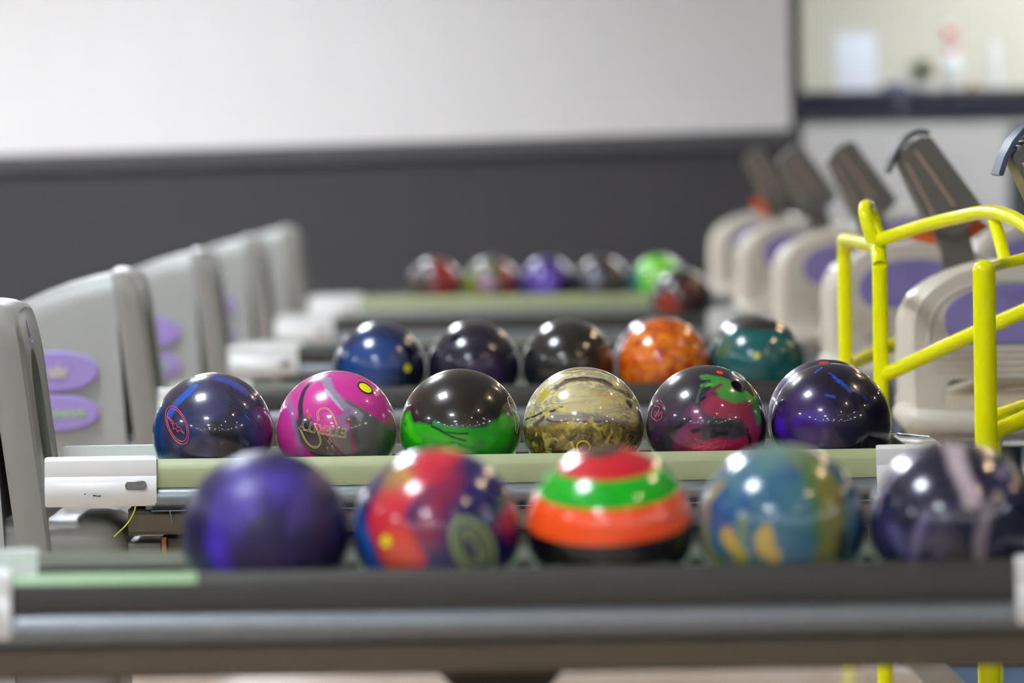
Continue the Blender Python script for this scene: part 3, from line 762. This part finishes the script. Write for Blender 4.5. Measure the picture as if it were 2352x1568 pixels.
# ---- fifth and sixth racks
b = Ball(1568, 692, Y5, 'dark red and black bowling ball, low in front of the lime green one', '241618', [
    dict(k='blob', at=(1530, 705), r=.45, soft=.12, col='9A2418', amp=.25), dict(k='blob', at=(1580, 660), r=.4, soft=.2, col='4A2A2C', amp=.2),
    dict(k='half', ax=(0, .2, 1), t=.75, soft=.1, amp=.1, col='6A6C66', a=.6)])
b = Ball(998, 660, Y6, 'maroon and grey bowling ball, far left on the farthest rack', '4A3434', [
    dict(k='half', ax=(1, 0, 0), t=.0, soft=.15, amp=.2, col='7A2428'), dict(k='half', ax=(-1, 0, -.2), t=.5, soft=.15, amp=.1, col='4A4440')])
b = Ball(1128, 658, Y6, 'olive, pink and red mottled bowling ball on the farthest rack', '5A5A44', [
    dict(k='half', ax=(-1, 0, -.3), t=.55, soft=.1, amp=.1, col='7A8A22'), dict(k='half', ax=(1, 0, 0), t=.4, soft=.15, amp=.15, col='8A3A32'),
    dict(k='blob', at=(1118, 650), r=.3, soft=.15, col='A07A94', amp=.2)])
b = Ball(1256, 656, Y6, 'plain violet bowling ball in the middle of the farthest rack', '3E2A78', [
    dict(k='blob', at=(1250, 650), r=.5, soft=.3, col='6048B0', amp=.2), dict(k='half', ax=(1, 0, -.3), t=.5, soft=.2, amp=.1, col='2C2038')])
b = Ball(1382, 654, Y6, 'charcoal and brown bowling ball left of the lime green one', '343034', [
    dict(k='half', ax=(1, 0, .2), t=.4, soft=.15, amp=.2, col='4E4640'), dict(k='blob', at=(1365, 645), r=.35, soft=.15, col='5A6272', amp=.2),
    dict(k='half', ax=(0, 0, -1), t=.5, soft=.15, amp=.15, col='5A2E2C')])
b = Ball(1512, 651, Y6, 'lime green bowling ball with a teal edge on the farthest rack', '6ACC30', [
    dict(k='half', ax=(-1, 0, -.1), t=.68, soft=.08, amp=.12, col='1A7A7C'), dict(k='blob', at=(1500, 625), r=.3, soft=.2, col='A6D878', amp=.1, a=.6)])

# ------------------------------------------------------------------ ball racks
X0, X1 = -0.657, 0.612
HOODX = -0.905
def arch(yc, hw, zb, zt, rad, n=7, dome=.006):
    pts = [(yc - hw, zb)]
    for k in range(n + 1):
        a = math.pi - (math.pi / 2) * k / n
        pts.append((yc - hw + rad + rad * math.cos(a), zt - rad + rad * math.sin(a)))
    pts.append((yc, zt + dome))
    for k in range(n + 1):
        a = math.pi / 2 - (math.pi / 2) * k / n
        pts.append((yc + hw - rad + rad * math.cos(a), zt - rad + rad * math.sin(a)))
    pts.append((yc + hw, zb))
    return pts

YC, HW = .125, .245
def lip_profile(m=1, off=0):
    # outer face of a side rail, (y, z); near side
    return [(-.1025, .5725), (-.1125, .562), (-.1165, .555), (-.1175, .521), (-.1025, .521)]
def mirror(pr): return [(2 * YC - y, z) for y, z in pr][::-1]

def make_rack(Y, face, label, ped=True):
    t = thing('ball_return_rack', label, 'ball rack', (0, Y, 0), 'ball return racks')
    fm = MT[face]
    ts = [(-.1025, .5725), (-.1035, .5725), (-.1165, .5598), (-.1165, .5590), (-.1025, .5590)]
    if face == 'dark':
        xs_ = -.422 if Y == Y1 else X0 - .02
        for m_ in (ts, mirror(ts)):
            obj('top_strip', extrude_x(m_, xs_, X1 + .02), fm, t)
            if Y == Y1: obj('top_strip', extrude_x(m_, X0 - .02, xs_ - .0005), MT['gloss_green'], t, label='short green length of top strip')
    lp = lip_profile() if face == 'green' else [(-.1025, .5588), (-.1170, .5588), (-.1175, .521), (-.1025, .521)]
    obj('side_rail', extrude_x(rounded(lp, .002, 2), X0 - .02, X1 + .02), fm, t)
    obj('side_rail', extrude_x(rounded(mirror(lp), .002, 2), X0 - .02, X1 + .02), fm, t)
    st = [(-.1025, .5205), (-.1175, .5205), (-.124, .516), (-.1275, .507), (-.1275, .497), (-.124, .491), (-.118, .4865), (-.1155, .4835), (-.1025, .4835)]
    obj('steel_rail', extrude_x(st, X0 - .02, X1 + .02), MT['steel'], t)
    obj('steel_rail', extrude_x(mirror(st), X0 - .02, X1 + .02), MT['steel'], t)
    # trough: floor, inner walls with a groove, low centre ridge
    w0, w1 = -.1024, 2 * YC + .1024
    tr = [(w0, .5715), (w0, .4925), (w1, .4925), (w1, .5715), (w1 - .0008, .5715), (w1 - .0008, .5035), (YC + .022, .5035), (YC + .01, .513), (YC - .01, .513), (YC - .022, .5035), (w0 + .0008, .5035), (w0 + .0008, .5715)]
    obj('trough', extrude_x(tr, X0 - .15, X1 + .12), MT['trough'], t)
    for za, zb2, mn, lb in ((.571, .5555, 'nose', 'grey inner strip'), (.555, .5455, 'dark', 'dark inner strip'), (.545, .5345, 'nose', 'grey inner strip')):
        gi = [(w1 - .001, za), (w1 - .001, zb2), (w1 - .004, zb2), (w1 - .004, za)]
        obj('inner_strip', extrude_x(gi, X0 - .02, X1 + .02), MT[mn], t, label=lb)
    un = [(-.1024, .4830), (-.108, .4795), (-.112, .474), (-.106, .444), (-.098, .438), (2 * YC + .098, .438), (2 * YC + .106, .444), (2 * YC + .112, .474), (2 * YC + .108, .4795), (2 * YC + .1024, .4830)]
    obj('underbody', extrude_x(un, X0 - .052, X1 + .08), MT['under'], t)
    # pedestal: flared head, column, foot
    pb = loft([[(-.04 + sx * a, YC + sy * bq, z) for sx, sy in ((-1, -1), (1, -1), (1, 1), (-1, 1))] for a, bq, z in
               ((.11, .16, 0), (.11, .16, .02), (.06, .09, .035), (.055, .085, .40), (.075, .11, .425), (.085, .13, .4375))])
    bmesh.ops.bevel(pb, geom=pb.edges[:], offset=.004, segments=2, affect='EDGES')
    obj('pedestal', pb, MT['dark'], t)
    # white end caps, one on each end of each rail
    def cap(xa, xb, mir, badge):
        pr = [(-.098, .578), (-.114, .578), (-.1225, .571), (-.1245, .552), (-.1235, .543), (-.1305, .534), (-.1325, .515), (-.129, .497), (-.123, .490), (-.098, .490)]
        if mir: pr = mirror(pr)
        xs = [xa, xa + .004, xb - .004, xb]
        cy, cz = (-.11 if not mir else 2 * YC + .11), .53
        rings = []
        for i, x in enumerate(xs):
            k = .965 if i in (0, 3) else 1
            rings.append([(x, cy + (y - cy) * k, cz + (z - cz) * k) for y, z in pr])
        c = obj('end_cap', loft(rings), MT['white'], t)
        if badge:
            out = rounded([(-.018, -.008, .008), (.018, -.008, .008), (.018, .008, .008), (-.018, .008, .008)], .008, 6)
            bb = plate(out, [], .004, .0015)
            bmesh.ops.translate(bb, vec=(xb - .036, -.1335, .526), verts=bb.verts[:])
            bo = obj('badge', bb, MT['chrome'], c, label='silver oval badge')
            tx = text_bm('Brunswick', .0072, .0003)
            for v in tx.verts: v.co = Vector((v.co.x + xb - .036, -.1356 - v.co.z, v.co.y + .526))
            obj('badge_lettering', tx, MT['steel'], c)
    cap(X0 - .197, X0, False, True); cap(X0 - .197, X0, True, False)
    cap(X1, X1 + .10, False, False); cap(X1, X1 + .10, True, False)
    obj('end_deck', box(.668, X1 + .12, -.0975, 2 * YC + .0975, .5718, .5755, .001), MT['white'], t)
    # rounded right end
    pts = []
    for k in range(17):
        a = -math.pi / 2 + math.pi * k / 16
        pts.append((X1 + .09 + .11 * math.cos(a), YC + .238 * math.sin(a)))
    pts = [(X1 + .085, YC - .238)] + pts + [(X1 + .085, YC + .238)]
    obj('end_bumper', loft([[(x, y, .486) for x, y in pts], [(x + (.006 if x > X1 + .09 else 0), y, .50) for x, y in pts], [(x, y, .556) for x, y in pts]]), MT['greyp'], t)
    # hood: long domed shell, slanted end, arched opening
    def top(x):
        d = HOODX - x; return .848 - .20 * d * .35 - .70 * d * d
    rings = []
    n = 14; xb = HOODX - .055; xe = -1.75
    ring_b = arch(YC, HW, .41, top(xb), .055)
    for k in range(n + 1):
        x = xb + (xe - xb) * (k / n)
        zt = max(top(x), .36)
        ar = arch(YC, HW, .0, zt, .05)
        zs = lambda z: (z / .85)
        ring = []
        for y, z in ar:
            # first ring leans: the end of the shell follows a slanted line
            lean = (0.848 - z) * 0.19 * (1 - k / n)
            if z < .43: lean = (0.848 - .43) * 0.19 * (1 - k / n) - (.43 - z) * .05 * (1 - k / n)
            ring.append((x + lean, y, z))
        rings.append(ring)
    hood = loft(rings)
    bmesh.ops.recalc_face_normals(hood, faces=hood.faces[:])
    h = obj('hood', hood, MT['greyp'], t, 40)
    # nose cover
    nr = []
    N = [(-.058, 1.004, .055, 0), (-.050, 1.012, .055, .003), (-.030, 1.0, .06, .002), (-.006, .965, .07, -.006), (0.0, .93, .075, -.014)]
    for dx, k, rd, dz in N:
        ring = []
        for y, z in arch(YC, HW * k, .30, .848 + dz, rd):
            lean = (0.848 - z) * .19 if z > .43 else (0.848 - .43) * .19 - (.43 - z) * .05
            ring.append((HOODX + dx + lean, y, z))
        nr.append(ring)
    nb = loft(nr)
    hole = []
    for y, z in arch(YC, .105, .50, .765, .103, 9, .004): hole.append((y, z))
    cutter = loft([[(HOODX - .045 + (0.848 - z) * .19, y, z) for y, z in hole], [(HOODX + .2, y, z) for y, z in hole]])
    nb = cut(nb, [cutter])
    no = obj('nose_cover', nb, MT['nose'], t, 30)
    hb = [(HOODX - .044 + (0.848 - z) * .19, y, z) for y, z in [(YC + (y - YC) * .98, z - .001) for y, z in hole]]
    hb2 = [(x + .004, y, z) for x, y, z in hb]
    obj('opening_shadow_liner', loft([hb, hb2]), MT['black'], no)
    bm = bmesh.new()
    tube(bm, [(HOODX + .0055, YC - .03, .815), (HOODX + .0125, YC - .02, .785)], .0016, 8)
    tube(bm, [(HOODX + .0145, YC - .03, .776), (HOODX + .0145, YC + .01, .776)], .0022, 8)
    obj('nose_emblem', bm, MT['lilac'], no, label='small lilac emblem')
    # round base block below the caps
    bb = bevel_box(bmesh.new(), -1.0, -.716, YC - .22, YC + .22, 0.0, .468, .05, 5)
    for v in bb.verts:
        if v.co.z < .3: v.co.z = v.co.z; v.co.x -= .02
    obj('base_housing', bb, MT['nose'], t)
    # two lilac ovals on the side of the hood
    for zc, rz, rx in ((.620, .0425, .098), (.524, .0385, .098)):
        el = [(rx * math.cos(2 * math.pi * k / 48), rz * math.sin(2 * math.pi * k / 48)) for k in range(48)]
        bm = plate(el, [], .016, .004)
        bmesh.ops.translate(bm, vec=(-1.092, YC - HW - .006, zc), verts=bm.verts[:])
        ov = obj('oval_badge', bm, MT['lilac'], h, label='lilac oval plate')
        if zc > .6:
            cr = [(-.018, -.014), (.018, -.014), (.024, .012), (.010, .002), (0, .018), (-.010, .002), (-.024, .012)]
            bm = plate(cr, [], .003, .0005)
            bmesh.ops.translate(bm, vec=(-1.085, YC - HW - .0155, zc), verts=bm.verts[:])
            c = obj('crown_emblem', bm, MT['cream'], h, label='beige crown emblem')
        else:
            bm = text_bm('Brunswick', .034, .001)
            for v in bm.verts: v.co = Vector((v.co.x - 1.092, YC - HW - .0155 - v.co.z, v.co.y + zc))
            obj('badge_lettering', bm, MT['lime'], h, label='lime lettering')
    return t

racks = []
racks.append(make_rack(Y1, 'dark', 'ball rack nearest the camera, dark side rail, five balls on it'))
racks.append(make_rack(Y2, 'green', 'ball rack second from the camera, pale green rail and grey hood at left'))
racks.append(make_rack(Y3, 'dark', 'third ball rack, holding the orange and teal balls'))
racks.append(make_rack(Y4, 'dark', 'fourth ball rack, empty, behind the orange ball'))
racks.append(make_rack(Y5, 'dark', 'fifth ball rack, holding a single dark red ball'))
racks.append(make_rack(Y6, 'green', 'farthest ball rack against the charcoal wall, pale green rail'))

t = racks[1]
bm = bmesh.new()
for x, z, q in ((-.766, .510, .003), (-.761, .509, .0012), (-.757, .509, .0018), (-.783, .513, .001)):
    bevel_box(bm, x - q, x + q, -.1335, -.128, z - .0011, z + .0011)
obj('scuff_marks', bm, MT['ink'], t, label='small black scuff marks')
a = P(312, 1160, Y2 - .134); c = P(262, 1232, Y2 - .134)
bm = tube(bmesh.new(), catmull([a - Vector((0, Y2, 0)), P(306, 1180, Y2 - .134) - Vector((0, Y2, 0)), P(290, 1205, Y2 - .134) - Vector((0, Y2, 0)), c - Vector((0, Y2, 0))], 5), .0013, 8)
obj('loose_wire', bm, MT['wire'], t, label='yellow-green loose wire')
# thin light flange, hook and the wooden end block under the second rack
fz = P(400, 1172, Y2 - .12).z
bm = box(X0 - .01, X1, -.1265, -.1125, fz - .001, fz + .001)
tube(bm, [(P(398, 1172, Y2).x, -.12, fz), (P(402, 1180, Y2).x, -.12, fz - .012), (P(404, 1198, Y2).x, -.12, fz - .022)], .0015, 6)
obj('flange', bm, MT['steel'], t)
z1 = P(372, 1236, Y2).z; z2 = P(372, 1300, Y2).z
obj('lower_beam', box(P(262, 1240, Y2).x, P(372, 1240, Y2).x, -.02, .20, z2, z1 - .006, .003), MT['nose'], t)
obj('wood_block', box(P(373, 1240, Y2).x, P(384, 1240, Y2).x, -.03, .21, z2, z1 + .004, .001), MT['wood'], t, label='raw wood edge')
obj('lower_beam', box(P(385, 1240, Y2).x, .60, -.02, .20, z2, z1 + .002, .003), MT['under'], t)

# bead chain lying at the right end of the second rack
bm = bmesh.new()
pts = catmull([Vector((.674, Y2 + .30, 0)), Vector((.682, Y2 + .26, 0)), Vector((.695, Y2 + .235, 0)), Vector((.708, Y2 + .19, 0)), Vector((.722, Y2 + .15, 0))], 8)
for i, p in enumerate(pts[::1]):
    q = bmesh.ops.create_icosphere(bm, subdivisions=2, radius=.0033)
    bmesh.ops.translate(bm, vec=(max(p.x, .674), p.y, .5792 + .0003 * math.sin(i)), verts=q['verts'])
tag(obj('bead_chain', bm, MT['chrome']), 'silver bead chain lying on the end of the second rack', 'chain')

# ------------------------------------------------------------------ chairs
def make_chair(x, Y, label):
    t = thing('moulded_chair', label, 'chair', (x, Y, 0), 'moulded chairs by the racks')
    half = [(-.190, .505), (-.204, .53), (-.209, .62), (-.209, .70), (-.203, .752), (-.180, .792), (-.134, .824), (-.07, .848), (0, .856)]
    full = half + [(-x_, z_) for x_, z_ in half[-2::-1]]
    out = [(v.x, v.z) for v in catmull([(a, 0, c) for a, c in full], 6)]
    hole = rounded([(-.155, .552, .02), (.155, .552, .02), (.15, .618, .03), (-.15, .618, .03)], .02, 6)
    bm = plate(out, [hole], .016, .006)
    zc0 = .60
    def ringat(kx, kz, y, dz=0): return [(px * kx, y, zc0 + (pz - zc0) * kz + dz) for px, pz in out]
    rings = [ringat(.985, .99, .003), ringat(1.0, 1.0, .010), ringat(1.05, 1.012, .025), ringat(1.12, 1.03, .045), ringat(1.165, 1.045, .07), ringat(1.175, 1.05, .095), ringat(1.16, 1.045, .115), ringat(1.12, 1.03, .118)]
    loft(rings, closed=True, cap=False, bm=bm)
    hr = [(-.178, .635), (-.180, .70), (-.172, .745), (-.148, .782), (-.10, .808), (-.04, .82), (0, .822)]
    fr = hr + [(-x_, z_) for x_, z_ in hr[-2::-1]]
    tube(bm, catmull([(a, -.0070, c) for a, c in fr], 5), .0055, 8)
    obj('backrest', bm, MT['beige'], t, 50)
    hp = [(-.143, .742), (-.136, .765), (-.115, .785), (-.07, .803), (0, .810)]
    lp = [(.06, .692), (0, .691), (-.06, .692), (-.115, .695), (-.136, .712)]
    pd = [(v.x, v.z) for v in catmull([(a, 0, c) for a, c in hp + [(-x_, z_) for x_, z_ in hp[-2::-1]] + [(.136, .712), (.115, .695)] + lp[:3] + lp[3:]], 5, True)]
    pad = obj('back_pad', plate(pd, [], .012, .004), MT['purple'], t, label='purple oval pad')
    pad.location = (0, -.010, 0)
    bm = bmesh.new()
    tube(bm, [(.014 * math.cos(a), -.0065, .772 + .014 * math.sin(a)) for a in [2 * math.pi * k / 24 for k in range(24)]], .0012, 6, True)
    tube(bm, [(-.03, -.0065, .793), (.03, -.0065, .793)], .0012, 6)
    obj('emblem', bm, MT['purple2'], pad)
    bm = bmesh.new()
    for z in (.630, .644, .658, .672):
        tube(bm, [(-.165, -.0075, z), (.165, -.0075, z)], .0042, 8)
    obj('back_ribs', bm, MT['beige2'], t)
    # rolled lower edge
    path = catmull([(-.232, .06, .545), (-.215, .01, .532), (-.17, -.022, .527), (0, -.034, .521), (.17, -.022, .527), (.215, .01, .532), (.232, .06, .545)], 6)
    obj('lower_roll', tube(bmesh.new(), path, .025, 14), MT['beige'], t)
    # seat, sweeping away
    so = rounded([(-.215, .035, .05), (.215, .035, .05), (.225, .42, .09), (-.225, .42, .09)], .05, 8)
    bm = plate(so, [], .03, .012)
    for v in bm.verts:
        X, yy, z = v.co; v.co = Vector((X, z, .484 + .19 * z + yy * 1.0 + .25 * (X * X) * .8))
    obj('seat', bm, MT['beige2'], t)
    # ridge seen through the slot
    obj('seat_ridge', tube(bmesh.new(), catmull([(-.15, .34, .555), (-.07, .34, .585), (0.03, .34, .597), (.1, .34, .588), (.16, .34, .56)], 5), .016, 10), MT['beige2'], t)
    # pedestal
    obj('pedestal', lathe([(.001, 0.0), (.19, 0.0), (.19, .012), (.06, .03), (.03, .05), (.03, .455), (.07, .466), (.001, .466)], 28), MT['metal2'], t).location = (0, .22, 0)
    return t
for Y, x, lab in ((14.1, 1.03, 'beige moulded chair nearest the camera, behind the thick yellow post'),
                  (17.7, 1.03, 'second beige moulded chair, seen between the two thin yellow posts'),
                  (21.25, 1.03, 'third beige moulded chair, just left of the yellow frame'),
                  (24.9, 1.03, 'fourth beige moulded chair, second from the left'),
                  (28.5, 1.03, 'farthest beige moulded chair, leftmost, below the small orange panel'),
                  (22.6, 1.735, 'beige moulded chair at right edge, above the yellow top rail bend'),
                  (29.5, 1.68, 'far beige moulded chair peeking above the yellow top rail')):
    make_chair(x, Y, lab)

# ------------------------------------------------------------------ scoring consoles
def make_console(Y, label, visor=None, orange=False):
    t = thing('scoring_console', label, 'console', (0, Y, 0), 'scoring consoles')
    pr = rounded([(.840, 1.083), (.8725, 1.119, .012), (.912, 1.133), (1.034, .964), (.972, .906), (.914, .918)], .008, 4)
    bm = extrude_y(pr, -.02, .20)
    obj('housing', bm, MT['metal2'], t)
    # glossy front: upper end face and creased cheek
    ck = rounded([(.850, 1.076), (.876, 1.104), (.960, .985), (.948, .925), (.918, .925)], .006, 3)
    obj('cheek_panel', extrude_y(ck, -.026, -.0195), MT['metal2'], t)
    bm = bmesh.new()
    tube(bm, [(.878, -.024, 1.10), (.965, -.024, .975)], .0035, 8)
    tube(bm, [(.858, -.024, 1.072), (.922, -.024, .945)], .003, 8)
    obj('crease', bm, MT['crease'], t)
    d = Vector((.912 - .850, 0, 1.133 - 1.085)).normalized(); n = Vector((-d.z, 0, d.x))
    bm = bmesh.new()
    for k in range(4):
        p = Vector((.846, 0, 1.084)) + d * (.014 + .016 * k) + n * .004
        tube(bm, [p + Vector((0, -.015, 0)), p + Vector((0, .19, 0))], .006, 8)
    obj('end_ribs', bm, MT['chrome'], t)
    nk = loft([[(x + sx * a, .09 + sy * .05, z) for sx, sy in ((-1, -1), (1, -1), (1, 1), (-1, 1))] for x, a, z in
               ((.985, .035, 0.0), (.985, .035, .80), (.978, .036, .86), (.958, .040, .925))])
    bmesh.ops.bevel(nk, geom=nk.edges[:], offset=.006, segments=2, affect='EDGES')
    obj('post', nk, MT['metal2'], t)
    if visor:
        path = catmull([(.905, 1.140), (.875, 1.138), (.848, 1.115), (.830, 1.085), (.818, 1.052)] , 1)[:0] or [(.912, 1.139), (.890, 1.143), (.866, 1.132), (.845, 1.108), (.830, 1.080), (.820, 1.050)]
        rings = []
        m = len(path)
        for i, (px, pz) in enumerate(path):
            a = path[max(i - 1, 0)]; c = path[min(i + 1, m - 1)]
            dx, dz = c[0] - a[0], c[1] - a[1]; L = math.hypot(dx, dz); nx, nz = -dz / L, dx / L
            w = .0045
            rings.append([(px + nx * w, -.02, pz + nz * w), (px - nx * w, -.02, pz - nz * w), (px - nx * w, .18, pz - nz * w), (px + nx * w, .18, pz + nz * w)])
        vb = loft(rings); bmesh.ops.bevel(vb, geom=vb.edges[:], offset=.0015, segments=2, affect='EDGES')
        obj('visor', vb, MT[visor], t)
    if orange:
        ob = [(.868, .93), (.90, .945), (.95, .90), (.95, .86), (.92, .865)] if orange == 'left' else rounded([(.87, .900), (.93, .955), (1.03, .945), (1.06, .925), (.98, .875)], .01, 4)
        obj('orange_panel', extrude_y(ob, .203, .22), MT['orange'], t, label='orange panel')
    return t
make_console(11.5, 'scoring console at the right frame edge with a blue curved visor', 'bluek')
make_console(15.0, 'scoring console with a black curved visor, above the yellow rail', 'rub', True)
make_console(18.5, 'grey tilted scoring console just left of the black-visored one')
make_console(22.0, 'grey tilted scoring console, second from the left')
make_console(25.5, 'farthest grey tilted scoring console, leftmost, with orange panel below', None, 'left')

# ------------------------------------------------------------------ yellow ball ramp frame
t = thing('ramp_frame', 'bright yellow tubular frame standing between racks and chairs', 'ball ramp', (.70, 13.1, 0))
O = Vector((.70, 13.1, 0))
def tb(name, pts, r, n=6, label=None, sm=True):
    q = [P(*p) if len(p) == 3 else Vector(p[:3]) for p in pts]
    q = [v - O for v in q]
    if sm: q = catmull(q, n)
    o = obj(name, tube(bmesh.new(), q, r, 18), MT['yellow'], t, 60)
    if label: o['label'] = label
    return o
TR = .0152
def G(px, py, Y, z=None):
    v = P(px, py, Y); return (v.x, v.y, v.z if z is None else z, 1)
zt = P(2022, 566, 13.1).z
# inverted U seen end on
xf = P(1942, 800, 14.3).x; xn = P(2023, 800, 13.1).x
pts = [(xf, 14.3, 0, 1), (xf, 14.3, .4, 1), (xf, 14.3, zt - .08, 1), (xf, 14.3, zt - .03, 1), (xf, 14.27, zt - .006, 1), (xf, 14.2, zt, 1), (xn, 13.25, zt, 1), (xn, 13.15, zt - .006, 1), (xn, 13.1, zt - .035, 1), (xn, 13.1, zt - .09, 1), (xn, 13.1, .4, 1), (xn, 13.1, 0, 1)]
tb('side_hoop', pts, TR)
tb('handle_loop', [(2006, 556, 13.12), (1994, 520, 13.12), (1987, 488, 13.13), (1988, 474, 13.15), (1996, 474, 13.2), (2003, 490, 13.24), (2012, 520, 13.24), (2022, 552, 13.2)], .0130)
tb('top_rail', [(2018, 552, 13.12), (2050, 541, 13.1), (2130, 516, 13.0), (2200, 499, 12.9), (2250, 489, 12.8), (2290, 489, 12.7), (2330, 502, 12.6), (2370, 528, 12.5), (2420, 575, 12.4)], .0140)
tb('upright_strut', [(2280, 493, 12.75), (2296, 550, 12.70), (2309, 602, 12.65)], .0125)
tb('cross_rail', [(2262, 618, 12.4), (2300, 606, 12.6), (2352, 594, 12.65), (2450, 570, 12.7)], .0110)
b0 = P(2261, 700, 12.3); b1 = P(2261, 608, 12.3)
o = tb('main_post', [(b0.x, 12.3, 0, 1), (b0.x, 12.3, .5, 1), (b0.x, 12.3, b1.z - .012, 1)], [.0213] * 13, label='thick yellow post')
cb = bmesh.new(); bmesh.ops.create_uvsphere(cb, u_segments=20, v_segments=12, radius=.0213)
for v in cb.verts: v.co += Vector((b0.x - O.x, 12.3 - O.y, b1.z - .012))
obj('post_cap', cb, MT['yellow'], t, 60)
tb('diagonal_rail', [(2026, 862, 13.1), (2060, 848, 13.08), (2130, 815, 13.03), (2240, 764, 12.93), (2352, 714, 12.83), (2460, 664, 12.75)], .0148)
v = P(1945, 838, 14.3)
tb('diagonal_rail', [(1945, 838, 14.32), (1975, 826, 14.45), (2060, 788, 14.72), (2150, 748, 14.76), (2230, 712, 14.78)], .0148)
tb('lower_rail', [(2264, 1008, 12.3), (2300, 985, 12.35), (2352, 962, 12.4), (2420, 925, 12.5)], .0160)
tb('lower_rail', [(2268, 965, 12.45), (2300, 952, 12.5), (2352, 934, 12.6), (2420, 905, 12.7)], .0150)
b2 = P(2293, 1400, 12.9)
tb('rear_leg', [(b2.x, 12.9, 0, 1), (b2.x, 12.9, .45, 1), (P(2300, 1000, 12.55).x, 12.55, P(2300, 960, 12.55).z, 1)], .008)

# ------------------------------------------------------------------ bar at the far right
YB = 34.0
zt_, zb_ = P(2090, 206, YB).z, P(2090, 260, YB).z
bx0 = WX + .20
t = thing('bar_counter', 'long bar counter with navy top at the far right', 'counter', (bx0, YB, 0))
def sub(bm, v):
    for q in bm.verts: q.co -= Vector(v)
    return bm
obj('counter_top', sub(box(P(1826, 230, YB).x, 6.5, YB - .05, YB + .70, zb_, zt_, .01), (bx0, YB, 0)), MT['ctop'], t)
obj('counter_front', sub(box(P(1842, 300, YB).x, 6.5, YB + .02, YB + .5, 0, zb_), (bx0, YB, 0)), MT['twall'], t, 0)
obj('seam_strip', sub(box(P(2064, 230, YB).x, P(2074, 230, YB).x, YB - .054, YB - .049, zb_, zt_), (bx0, YB, 0)), MT['dwall2'], t, 0)
tag(obj('dark_pillar', box(P(2328, 400, 33).x, P(2328, 400, 33).x + .5, 33.0, 33.4, 0, P(2340, 290, 33).z, .01), MT['rub']), 'dark upright at the right edge in front of the bar', 'pillar')
yi = YB + .16
def at(px): return P(px, 200, yi).x
tag(obj('display_card', box(at(1922), at(2012), yi, yi + .03, zt_, P(1960, 78, yi).z, .004), MT['paper']), 'blank white card standing on the bar counter', 'card')
# pin
pin = thing('bowling_pin', 'white bowling pin with red neck bands on the bar counter', 'bowling pin', (at(2189), yi, zt_))
pp = [(.001, 0), (.026, 0), (.029, .01), (.045, .06), (.058, .105), (.060, .12), (.055, .15), (.040, .19), (.028, .22), (.024, .24), (.0235, .26), (.026, .29), (.031, .32), (.032, .34), (.027, .365), (.014, .38), (.001, .382)]
s = .92
pb = obj('pin_body', lathe([(r * s, z * s) for r, z in pp], 32), MT['pinw'], pin)
for z0, z1, r in ((.21, .235, .032), (.29, .335, .0345)):
    obj('neck_band', lathe([(r * s * .7, z0 * s), (r * s, z0 * s), (r * s, z1 * s), (r * s * .7, z1 * s)], 32), MT['pinr'], pin, label='red band')
pin.rotation_euler = (0, -.05, 0)
p2 = thing('white_bottle', 'tall white bottle on the bar counter, right of the pin', 'bottle', (at(2285), yi, zt_))
obj('bottle_body', lathe([(.001, 0), (.032, 0), (.034, .01), (.034, .18), (.026, .215), (.013, .235), (.012, .27), (.001, .27)], 28), MT['pinw'], p2)
obj('bottle_cap', lathe([(.001, .2705), (.015, .2705), (.015, .295), (.001, .295)], 20), MT['pot'], p2)
# plant
pl = thing('potted_plant', 'small dark green plant in a pale pot on the bar counter', 'plant', (at(2118), yi, zt_))
obj('pot', lathe([(.001, 0), (.032, 0), (.045, .06), (.047, .062), (.040, .062), (.001, .055)], 24), MT['pot'], pl)
bm = bmesh.new()
for k in range(70):
    a = random.uniform(0, 6.28); el = random.uniform(.1, 1.4); L = random.uniform(.05, .12)
    d = Vector((math.cos(a) * math.cos(el), math.sin(a) * math.cos(el), math.sin(el)))
    o0 = Vector((0, 0, .055)); sd = d.orthogonal().normalized() * .013
    m = o0 + d * L * .6; e = o0 + d * L
    vs_ = [bm.verts.new(q) for q in (o0, m + sd, e, m - sd)]
    bm.faces.new(vs_)
    up = d.cross(sd).normalized() * .004
    m2 = [bm.verts.new(q) for q in (o0 - up, m - sd - up, e - up, m + sd - up)]
    bm.faces.new(m2)
obj('foliage', bm, MT['leaf'], pl, 0)
fl = bmesh.new()
for dx, dz in ((.05, .10), (.062, .085), (.045, .12), (.06, .11)):
    q = bmesh.ops.create_icosphere(fl, subdivisions=2, radius=.013); bmesh.ops.translate(fl, vec=(dx, -.02, dz), verts=q['verts'])
obj('blossom', fl, MT['pink'], pl, label='pale pink blossoms')
bm = bmesh.new(); bmesh.ops.create_uvsphere(bm, u_segments=24, v_segments=14, radius=1)
for v in bm.verts:
    v.co.x *= .075; v.co.y *= .05; v.co.z = max(v.co.z, -.2) * .035 * (1 + .3 * math.sin(v.co.x * 90)) + .007
for v in bm.verts: v.co += Vector((at(2058), yi, zt_ + .001))
tag(obj('folded_cloth', bm, MT['cloth']), 'slate blue cloth bundle on the bar, beside the white card', 'cloth')
bm = lathe([(.001, 0), (.025, 0), (.028, .03), (.001, .034)], 20)
for v in bm.verts: v.co += Vector((at(2232), yi, zt_))
tag(obj('small_jar', bm, MT['redp']), 'small dull red jar on the bar counter right of the pin', 'jar')
bpy.context.view_layer.update()
